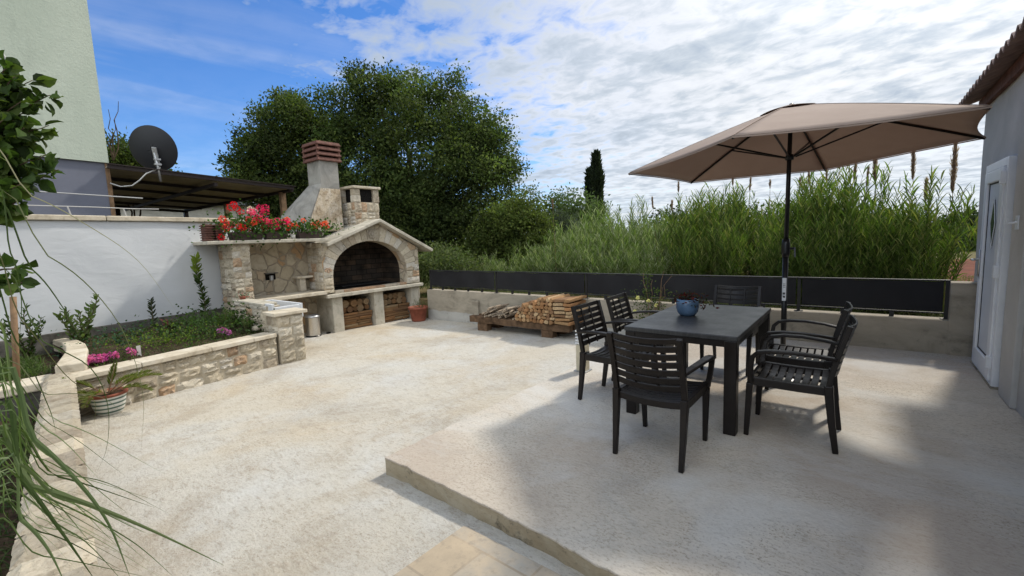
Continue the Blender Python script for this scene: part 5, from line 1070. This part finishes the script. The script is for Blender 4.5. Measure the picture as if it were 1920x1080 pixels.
def reed_proto(seed, cols, hmin=1.7, hmax=2.6, ns=44, rad=.30, ll=(.28, .50), wd=(.017, .029)):
    r = thing('giant_reed', (0, 0, 0), '-', 'reeds', 'clumps of giant reed beyond the railing'); rng = np.random.default_rng(seed); mb = MB(); P, D, L_, T = [], [], [], []
    for i in range(ns):
        a, q = rng.random()*6.283, rad*rng.random()**.6; b = A(q*math.cos(a), q*math.sin(a), 0); h = rng.uniform(hmin, hmax)*(1-.30*(q/rad)**2); ln = A(math.cos(a), math.sin(a), 0)*q*rng.uniform(.7, 1.9)+A(rng.normal()*.10, rng.normal()*.10, 0)
        pts = [b+ln*t*t+Z_*h*t for t in (0, .35, .7, 1)]; mb.tube(pts, [.009, .008, .005, .002], 5, (.10, .12, .04))
        nl = rng.integers(34, 42); az = rng.random()*6.283
        for k in range(nl):
            t = .08+.92*(k/nl)**.8; p = b+ln*t*t+Z_*h*t; az += math.pi+rng.normal()*.7; up = .95+1.5*t
            P.append(p); D.append(unit(A(math.cos(az), math.sin(az), up)+ln*.3)); L_.append(rng.uniform(*ll)*(1.05-.3*abs(t-.6))); T.append(t)
    mb.build('stalks', 'leaf', r, local=True); n = len(P); T = np.array(T)
    C = colmix(n, cols, rng, .2); dry = (T < .3) & (rng.random(n) < .4); C[dry] = (.14, .11, .055)
    stripobj('leaves', r, P, D, np.array(L_), rng.uniform(*wd, n), .45, C, rng, local=True, seg=3); return r
RP = [reed_proto(s, REED) for s in (1, 2, 3, 4)]; PALE = [(.13, .17, .07), (.17, .20, .10), (.09, .14, .04), (.24, .26, .16), (.10, .15, .035)]
PP_ = [reed_proto(s, PALE, 1.2, 2.4, 46, .55, (.28, .55), (.018, .030)) for s in (11, 12)]
used = set()
def place(protos, px, dist, sc, label, rz):
    p = protos[rng_p.integers(len(protos))]; o = p if p.name not in used else copy_tree(p); used.add(p.name)
    q = at(px, 470, dist); o.location = (q[0], q[1], .10); o.scale = (sc*.95, sc*.95, sc); o.rotation_euler[2] = rz; o['label'] = label
rng_p = np.random.default_rng(5)
RL = 'dense bright green clump of tall reeds among those right behind the black railing'; RB = 'shaded reed clump in the row behind the front reeds'; PL = 'paler looser reed clump left of the parasol canopy'
for k, (px, d, sc) in enumerate(((1290, 10.4, .90), (1338, 10.2, .95), (1388, 10.5, .92), (1428, 10.9, .80), (1474, 10.0, .76), (1515, 9.9, .95), (1562, 9.8, 1.02), (1622, 9.5, .96), (1668, 9.3, .68), (1706, 9.2, .66), (1742, 9.1, .88), (1300, 9.6, .62), (1365, 9.5, .66), (1445, 9.4, .60), (1500, 9.2, .58), (1545, 9.1, .64), (1592, 9.0, .60), (1650, 8.9, .58), (1695, 8.8, .54), (1725, 8.8, .56))): place(RP, px, d, sc, RL, k*1.3)
for k, (px, d, sc) in enumerate(((1310, 12.4, .95), (1360, 12.3, 1.02), (1450, 12.0, .84), (1500, 11.8, .98), (1555, 11.7, 1.05), (1605, 11.5, .90), (1700, 11, .72))): place(RP, px, d, sc, RB, k*1.7+.4)
for k, (px, d, sc) in enumerate(((1035, 12.4, .72), (1068, 12.6, .78), (1098, 12.2, .84), (1130, 12.0, .90), (1165, 11.6, .90), (1200, 11.4, .86), (1228, 11.7, .84), (1050, 11.2, .64), (1092, 10.9, .70), (1130, 10.5, .62), (1172, 10.3, .66), (1210, 10.2, .58), (1115, 13.2, .98), (1185, 13.0, 1.0), (1220, 12.9, 1.0), (1150, 13.4, 1.0), (1080, 13.6, .85), (1000, 12.0, .56), (960, 12.1, .52), (925, 12.3, .48), (890, 12.5, .44))): place(PP_, px, d, sc, PL, k*1.1)
for p in RP+PP_:
    if p.name not in used: bpy.data.objects.remove(p)
def plume(px, ptop, pbase, dist, hl, w, label, lean=0., seed=0):
    rng = np.random.default_rng(seed); t = at(px+lean, ptop, dist); b = at(px, pbase, dist); r = thing('reed_plume', (b[0], b[1], .1), label, 'reed plume', 'flowering reed stems')
    b[2] = .1; ax = unit(t-b); mb = MB(); m_ = (b+t)/2+A(.01, 0, 0); mb.tube([b, m_, t], [.008, .006, .003], 5, (.20, .15, .08)); mb.build('stem', 'dry_plume', r)
    n = int(620*hl/.4); s = rng.random(n); P = t-ax*(s*hl)[:, None]+0*t; wd = .8*w*np.sin(np.pi*np.clip(s*.86+.08, 0, 1))**.8
    D = unit_rows(ax*1.6*np.sign(s-.12)[:, None]*0+ax*2.6+rng.normal(size=(n, 3))*.42); P = P+rng.normal(size=(n, 3))*wd[:, None]*.28
    leafobj('feather_head', P, D, rng.uniform(.05, .10, n), rng.uniform(.006, .012, n), colmix(n, [(.22, .15, .125), (.28, .19, .155), (.17, .11, .09)], rng), r, 'dry_plume')
for k, (px, pt, d, hl, w, le, lb) in enumerate(((1778, 268, 9.6, .74, .06, 14, 'tall brown feathery reed plume nearest the house wall, the largest one'), (1711, 284, 10.0, .46, .045, 2, 'straight brown reed plume on a long bare stalk under the right canopy tip'),
        (1733, 340, 10.2, .34, .03, 4, 'thin short reed plume between the two tall ones at the right'), (1645, 290, 10.0, .50, .05, -4, 'broad tan reed plume just under the canopy edge, right of the parasol pole'),
        (1590, 310, 10.5, .3, .04, 14, 'slanting thin brown reed plume in the middle of the reeds right of the pole'))): plume(px, pt, 470, d, hl, w, lb, le, k)
for k, (px, pt, le, hl) in enumerate(((1278, 345, -6, .2), (1374, 336, 0, .16), (1395, 338, 12, .24), (1440, 342, 4, .14), (1498, 338, 2, .15), (1532, 318, -16, .3), (1545, 322, 5, .2), (1572, 300, 2, .2), (1612, 318, 16, .34), (1042, 378, -6, .2), (1237, 374, -14, .22), (1258, 380, 2, .2))): plume(px, pt, 470, 11.0, hl, .014, 'thin brown reed flower stem sticking up above the reed tops', le, 20+k)
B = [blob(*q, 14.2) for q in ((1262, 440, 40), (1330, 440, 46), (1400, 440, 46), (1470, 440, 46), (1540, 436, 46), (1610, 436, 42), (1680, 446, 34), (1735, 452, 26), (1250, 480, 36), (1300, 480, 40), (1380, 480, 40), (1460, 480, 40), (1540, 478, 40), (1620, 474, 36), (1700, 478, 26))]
g = at(1480, 500, 14.2); tree('dark_gap_thicket', 'dense added thicket, coloured very dark to shade the gaps behind the bright reeds', 'thicket', (g[0], g[1], .1), B, 1500, 22, .10, [(.022, .035, .013), (.030, .045, .016)], None, .06, 31, .2, .4)  # added thicket, leaves coloured dark so the gaps between reeds read as shade
def agave():
    c = at(1415, 520, 8.6); r = thing('blue_leaved_plant', (c[0], c[1], .1), 'pale blue green broad leaved plant peeping over the black railing', 'plant'); rng = np.random.default_rng(3); n = 22
    a = np.linspace(0, 6.283, n, endpoint=False)+rng.normal(size=n)*.2; D = unit_rows(np.stack([np.cos(a), np.sin(a), rng.uniform(.6, 1.6, n)], 1)); P = np.tile(A(c[0], c[1], .45), (n, 1)); P[:, :2] += D[:, :2]*.08
    stripobj('leaves', r, P, D, rng.uniform(.45, .7, n), rng.uniform(.05, .07, n), .5, colmix(n, [(.13, .17, .14), (.10, .14, .11)], rng, .1), rng, seg=6)
    mb = MB(); mb.tube([(c[0], c[1], .1), (c[0], c[1], .5)], .05, 8); mb.build('stem', 'bark', r)
agave()
def tufts(name, label, n, region, ln, cols, seed, wd=.008, kind='stuff', cat='grass', droop=.6, up=1.6):
    rng = np.random.default_rng(seed); xy = np.array([region(rng) for _ in range(n)]); D = unit_rows(rng.normal(size=(n, 3))*.7+A(0, 0, up)); D[:, 2] = abs(D[:, 2])
    o = stripobj(name, None, xy, D, rng.uniform(*ln, n), np.full(n, wd)*rng.uniform(.7, 1.3, n), droop, colmix(n, cols, rng, .2), rng, seg=3); return tag(o, label, cat, None, kind)
GR = [(.055, .085, .02), (.08, .11, .03), (.11, .12, .045), (.16, .14, .07), (.04, .065, .015)]
tufts('verge_grass', 'mixed green and dry grass just behind the low concrete wall', 14000, lambda r: (r.uniform(-9, 1.5), 7.2+abs(r.normal())*1.1, .11), (.10, .30), GR, 1)
tufts('field_weeds', 'rough grass under the reeds and trees beyond the railing', 9000, lambda r: (lambda y: (r.uniform(-14, 2.5), y, .10))(r.uniform(8.5, 15)), (.2, .5), GR, 2, .014)

# ---------------------------------------------------------------- plants in the beds
def sapling(name, label, base, h, nl, leaf, cols, seed, lean=(0, 0), branches=0, wr=.5, cat='plant', group=None, tipcol=None):
    r = thing(name, tuple(base), label, cat, group); rng = np.random.default_rng(seed); base = A(*base); mb = MB(); P, D, C, S_ = [], [], [], []
    stems = [(A(lean[0], lean[1], h), 1.)]
    for i in range(branches): a = 6.283*i/max(1, branches)+rng.random(); stems.append((A(.33*h*math.cos(a), .33*h*math.sin(a), h*rng.uniform(.65, .95)), .8))
    for v, q in stems:
        wob = rng.normal(size=3)*.03*h; pts = [base+v*t+wob*math.sin(t*6) for t in np.linspace(0, 1, 6)]; mb.tube(pts, [.009*q*(1-.75*t)+.0015 for t in np.linspace(0, 1, 6)], 6, (.1, .09, .05)); m = max(4, int(nl/len(stems)))
        for k in range(m):
            t = .12+.88*(k/m); az = k*2.4+rng.normal()*.3; p = base+v*t+wob*math.sin(t*6); P.append(p); D.append(unit(A(math.cos(az), math.sin(az), .55+.6*t))); c = cols[rng.integers(len(cols))]
            if tipcol and t > .74: c = tipcol
            C.append(c); S_.append(leaf*rng.uniform(.75, 1.2))
    mb.build('stem', 'leaf', r); n = len(P); S_ = np.array(S_); leafobj('foliage', P, D, S_, S_*wr, np.clip(np.array(C)*(1+rng.normal(0, .15, (n, 1))), 0, 1), r, rounded=True); return r
DG = [(.035, .06, .018), (.05, .08, .022), (.03, .05, .016)]
sapling('lemon_sapling', 'tall thin sapling with bright green tip in front of the shaded white wall', (-8.70, 2.62, .30), 1.10, 74, .115, DG, 1, (-.02, .0), 0, .42, tipcol=(.15, .20, .035))
sapling('dark_seedling', 'tiny dark leafed seedling by the white wall, left of the tall sapling', (-8.70, 1.93, .30), .46, 30, .09, [(.03, .04, .022)], 2, (.0, .0), 0, .3)
sapling('laurel_shrub', 'open leafy shrub with several stems before the white wall behind the curved kerb', (-8.35, 1.05, .28), .66, 170, .085, [(.07, .10, .03), (.05, .08, .025), (.09, .12, .04)], 3, (.05, .22), 6, .48)
sapling('privet_shrub', 'small leafed upright shrub beside the staked young tree', (-8.3, .52, .22), .66, 210, .065, DG+[(.07, .10, .03)], 4, (0, .1), 7, .5)
sapling('red_leaf_plant', 'low reddish brown leafy plant in the middle of the flower bed', (-8.15, 2.0, .27), .22, 60, .08, [(.10, .035, .03), (.07, .03, .025), (.04, .05, .02)], 5, (0, 0), 6, .4)
sapling('rosemary', 'upright needle leaved herb bush near the low stone wall at the bed corner', (-7.75, 2.62, .24), .34, 420, .05, [(.07, .12, .025), (.05, .09, .02)], 6, (0, 0), 12, .16)
sapling('rosemary', 'second narrow leaved herb bush right beside the end pier', (-7.25, 2.72, .22), .26, 300, .05, [(.06, .10, .025), (.04, .075, .02)], 16, (0, 0), 10, .16)
def mound(name, label, c, ext, nl, leaf, cols, fl, seed, cat='flowers'):
    # leaf: leaf length
    r = thing(name, (c[0], c[1], c[2]), label, cat); flower_mass(r, A(*c)+A(0, 0, ext[2]*.4), A(*ext), nl, fl, np.random.default_rng(seed), cols, leaf); return r
MG = (.50, .06, .34)
rr_ = np.random.default_rng(8)
mound('magenta_flowers', 'mat of small magenta daisies at the left end of the planter coping', (-7.0, 1.08, .22), (.22, .42, .10), 260, .03, [(.05, .045, .03), (.06, .08, .03)], [((rr_.uniform(-.09, .13), rr_.uniform(-.28, .25), rr_.uniform(.02, .06)), [MG, (.62, .16, .45)][rr_.integers(2)], .028) for _ in range(22)], 1)
mound('purple_flowers', 'little clump of purple flowers by the planter coping near the end pier', (-7.25, 2.42, .22), (.16, .2, .12), 120, .03, [(.05, .07, .03)], [((rr_.uniform(-.06, .08), rr_.uniform(-.08, .08), rr_.uniform(.03, .08)), [MG, (.45, .14, .42)][rr_.integers(2)], .026) for _ in range(7)], 2)
for i, (x, y, ex, ey, ez, n, cl, lb) in enumerate(((-7.35, 1.75, .30, .60, .18, 620, [(.12, .17, .03), (.09, .14, .025)], 'bright yellow green low herb patch along the planter coping'), (-7.6, 2.25, .55, .55, .26, 900, [(.05, .09, .03), (.035, .065, .02)], 'dense dark green leafy herb in the right half of the flower bed'),
        (-8.3, 2.45, .5, .5, .24, 520, DG, 'dark low foliage at the foot of the tall sapling'), (-7.9, 1.35, .55, .6, .20, 640, [(.05, .10, .06), (.04, .08, .05)], 'blue green low herb behind the magenta daisies'), (-8.25, 1.65, .5, .5, .16, 380, DG, 'sparse dark ground plant in the middle of the bed by the wall'), (-7.9, 2.85, .7, .22, .24, 520, DG, 'dark foliage against the stone pillar side of the bed'))):
    mound('herb_patch', lb, (x, y, .24), (ex, ey, ez), n, .03 if i in (0, 3) else .044, cl, [((0, 0, 0), cl[0], .02)], 40+i, 'herbs')
tufts('bed_weeds', 'short weeds growing over the flower bed soil', 2600, lambda r: (lambda y, v: (-6.7-.13*(y-.7)-v*1.9, y, .22+.10*v))(r.uniform(.95, 2.95), r.random()), (.05, .15), [(.03, .055, .015), (.045, .075, .02), (.06, .10, .03), (.09, .13, .035)], 5, .007, cat='weeds')
tufts('bed_grass', 'lush green grass filling the left bed around the young tree', 7000, lambda r: (lambda x: (x, r.uniform(-1.3, .62), .19))(r.uniform(-9.0, -7.05)), (.10, .30), [(.05, .085, .02), (.07, .11, .03), (.04, .07, .018), (.09, .11, .05)], 6, .009)
tufts('lower_grass', 'dark green grass in the narrow strip left of the rough stone wall', 9000, lambda r: (lambda x: (x, r.uniform(-1.9, .50+(x+6.4)*-.10), -.12))(r.uniform(-6.4, -1.9)), (.08, .24), [(.03, .055, .016), (.045, .075, .02), (.06, .085, .03)], 7, .008)
mb = MB(); mb.box(-7.03, -7.02, 1.36, 1.40, .2, .36); o = mb.build('plant_marker', 'lamp_plastic'); tag(o, 'small pale plastic plant marker in the flower bed next to the magenta daisies', 'plant marker')
def young_tree():
    base = A(-6.95, .10, .18); r = thing('young_tree', tuple(base), 'young broad leaved tree at the left edge reaching over the garden wall', 'tree'); rng = np.random.default_rng(12); d = 6.4
    top = at(-25, 120, d-.4); mb = MB(); stem = limb(mb, base, at(-12, 330, d-.2), .035, .022, rng, .02); limb(mb, at(-12, 330, d-.2), top, .022, .01, rng, .02)
    P, D, S_ = [], [], []
    tips = [(108, 178, 5.9), (62, 150, 6.0), (92, 235, 5.9), (60, 205, 6.1), (85, 290, 5.8), (110, 318, 5.8), (55, 330, 6.0), (70, 265, 6.0), (20, 120, 6.0), (30, 165, 6.2), (45, 370, 5.9), (20, 400, 6.1), (10, 250, 6.0), (35, 300, 6.2), (5, 180, 6.3), (5, 340, 6.2), (25, 225, 5.9), (-20, 200, 6.2), (-30, 300, 6.0), (-60, 250, 6.2), (-60, 150, 6.2), (40, 345, 5.7), (15, 290, 5.8), (52, 500, 6.2), (42, 530, 6.1), (20, 515, 6.2), (60, 262, 6.1), (5, 225, 5.8), (25, 265, 6.2), (-5, 275, 5.9), (10, 320, 6.0), (45, 240, 5.8), (35, 140, 5.9), (-5, 130, 6.0), (0, 375, 6.0), (60, 310, 6.1), (20, 200, 6.1), (-10, 160, 5.9), (30, 380, 6.1), (40, 190, 5.9)]
    for (px, py, dd) in tips:
        t = at(px, py, dd); s = at(-18, py+(40 if py < 380 else 8), d-.3); pts = limb(mb, s, t, .010, .003, rng, .04, 5); v = unit(t-s); L_ = np.linalg.norm(t-s); n = max(8, int(L_/.019))
        for k in range(n):
            q = .15+.85*(k/n); p = s+(t-s)*q; a = rng.normal(size=3); P.append(p+a*.018); D.append(unit(v*.6+a*.8-Z_*.35)); S_.append(rng.uniform(.08, .15))
    mb.build('trunk', 'bark', r, smooth=True); n = len(P); S_ = np.array(S_); leafobj('crown', P, D, S_, S_*.82, colmix(n, [(.035, .062, .016), (.05, .085, .02), (.028, .045, .014), (.075, .11, .025)], rng), r, rounded=True)
    mb = MB(); q = at(25, 560, 6.9); q2 = at(27, 700, 6.9); mb.tube([(q2[0], q2[1], .1), (q[0], q[1], q[2]+.02)], .026, 10); o = mb.build('tree_stake', 'cane_wood', smooth=True); tag(o, 'round brown wooden stake supporting the young tree at the left edge', 'stake')
young_tree()
def rose():
    c = A(-2.62, 6.78, 0); r = thing('climbing_rose', tuple(c), 'small climbing rose with pale yellow blooms against the yard wall between chairs', 'rose'); rng = np.random.default_rng(5); mb = MB()
    for i in range(7): limb(mb, c+A(rng.normal()*.05, 0, 0), c+A(rng.uniform(-.28, .32), rng.uniform(-.12, .1), rng.uniform(.35, .95)), .006, .003, rng, .06, 5)
    mb.build('canes', 'cane_wood', r); n = 520; P = c+np.stack([rng.normal(size=n)*.17, rng.normal(size=n)*.08-.02, rng.uniform(.08, .62, n)], 1); P[:70] = c+np.stack([rng.normal(size=70)*.06-.06, rng.normal(size=70)*.05, rng.uniform(.6, .95, 70)], 1)
    D = unit_rows(rng.normal(size=(n, 3))); leafobj('foliage', P, D, rng.uniform(.025, .05, n), rng.uniform(.018, .032, n), colmix(n, [(.05, .08, .025), (.08, .11, .03)], rng), r)
    for dx, dz_ in ((.02, .46), (.14, .40), (-.15, .50), (-.2, .28)):
        m = 26; d = unit_rows(rng.normal(size=(m, 3))); leafobj('bloom', c+A(dx, -.14, dz_)+d*.008, d, np.full(m, .028), np.full(m, .024), colmix(m, [(.72, .66, .36)], rng, .06), r, 'petal')
rose()
def twig():
    b = at(212, 300, 16); r = MB(); rng = np.random.default_rng(3)
    for px, py in ((203, 205), (215, 225), (222, 190), (198, 240)): limb(r, b, at(px, py, 16), .02, .006, rng, .08, 5)
    o = r.build('bare_twigs', 'bark'); tag(o, 'bare thin twigs sticking up beside the pale green house corner', 'twigs')
twig()
def pampas():
    root = A(-1.42, -.42, -.12); r = thing('pampas_grass', tuple(root), 'large clump of long arching green grass blades in the near left corner', 'grass clump'); rng = np.random.default_rng(7)
    def smooth(P, n=22):
        P = [P[0]*2-P[1]]+P+[P[-1]*2-P[-2]]; out = []
        for i in range(1, len(P)-2):
            for k in range(n//(len(P)-3)+1):
                t = k/(n//(len(P)-3)+1); a, b, c, d = P[i-1:i+3]; out.append(.5*((2*b)+(-a+c)*t+(2*a-5*b+4*c-d)*t*t+(-a+3*b-3*c+d)*t**3))
        out.append(P[-2]); return out
    mb = MB(); cols = [(.09, .13, .055), (.12, .165, .08), (.07, .10, .04), (.16, .20, .11)]
    def blade(poly, w, c):
        pts = smooth([A(*p) for p in poly]); n = len(pts); vs = []; side = unit(unit(np.cross(pts[-1]-pts[n//4], pts[n//2]-A(0, 0, EYE)))+rng.normal(size=3)*(.15 if w > .008 else .5))
        for i, p in enumerate(pts):
            t = i/(n-1); ww = w*min(1, .5+t*2)*(1-t**3*.95)*.5; tg = unit(pts[min(i+1, n-1)]-pts[max(0, i-1)]); s = unit(side-tg*np.dot(side, tg)); up = np.cross(s, tg); vs += [p-s*ww, p-up*ww*.25, p+s*ww]
        mb.add(vs, [(3*i+j, 3*i+j+1, 3*i+j+4, 3*i+j+3) for i in range(n-1) for j in (0, 1)], c)
    def pb(pix, d0, d1, w, c):
        w *= .86
        n = len(pix); blade([root+rng.normal(size=3)*(.05, .05, 0)]+[at(px, py, d0+(d1-d0)*i/(n-1)) for i, (px, py) in enumerate(pix)], w, c)
    G = cols
    pb([(-40, 765), (65, 825), (150, 908), (205, 985), (245, 1085)], 1.35, 1.3, .0105, G[1]); pb([(-60, 880), (60, 912), (165, 945), (290, 997), (420, 1060)], 1.25, 1.5, .013, G[3]); pb([(-50, 840), (40, 900), (110, 990), (180, 1090)], 1.2, 1.25, .010, G[0])
    pb([(-40, 940), (40, 975), (90, 1030), (125, 1100)], 1.2, 1.2, .009, G[1]); pb([(-40, 880), (90, 890), (200, 905), (320, 965)], 1.4, 1.8, .004, G[2]); pb([(-40, 905), (80, 930), (240, 1010), (330, 1085)], 1.3, 1.5, .0045, G[0])
    pb([(-60, 440), (60, 505), (120, 580), (160, 650)], 1.7, 2.1, .005, G[2]); pb([(-60, 420), (90, 480), (175, 545), (235, 630), (268, 740), (265, 838)], 1.8, 2.3, .0042, (.16, .17, .10)); pb([(-80, 330), (60, 368), (160, 420), (260, 490), (330, 583)], 1.9, 2.3, .0045, (.30, .28, .20))
    pb([(-40, 430), (20, 475), (40, 560), (35, 650)], 1.7, 1.8, .004, G[2]); pb([(-60, 560), (80, 640), (170, 690), (202, 760), (200, 840), (178, 892)], 1.6, 2.0, .004, G[2]); pb([(-60, 600), (30, 640), (90, 760), (105, 810)], 1.6, 1.9, .004, G[2])
    pb([(-50, 680), (25, 740), (50, 830), (30, 900)], 1.5, 1.7, .006, G[3]); pb([(-60, 520), (40, 600), (120, 700), (176, 750), (176, 800)], 1.6, 2.0, .003, (.16, .15, .09)); pb([(-60, 770), (90, 740), (190, 745), (240, 785)], 1.5, 2.1, .0028, (.17, .17, .12))
    for i in range(34):
        px, py = rng.uniform(40, 330), rng.uniform(880, 1110); mx_, my_ = px*rng.uniform(.3, .6)-20, py-rng.uniform(40, 130); d0 = rng.uniform(1.1, 1.6); pb([(-60+rng.uniform(-20, 20), my_-rng.uniform(-60, 30)), (mx_, my_), (px, py)], d0, d0+rng.uniform(0, .3), rng.uniform(.003, .007), G[rng.integers(4)])
    for i in range(12):
        px, py = rng.uniform(-10, 150), rng.uniform(660, 960); d0 = rng.uniform(1.3, 1.9); pb([(-70, py-rng.uniform(60, 160)), (px*.4-20, py-rng.uniform(40, 90)), (px, py)], d0, d0+rng.uniform(0, .3), rng.uniform(.0025, .005), G[rng.integers(4)])
    mb.build('leaf_blades', 'leaf', r)
pampas()
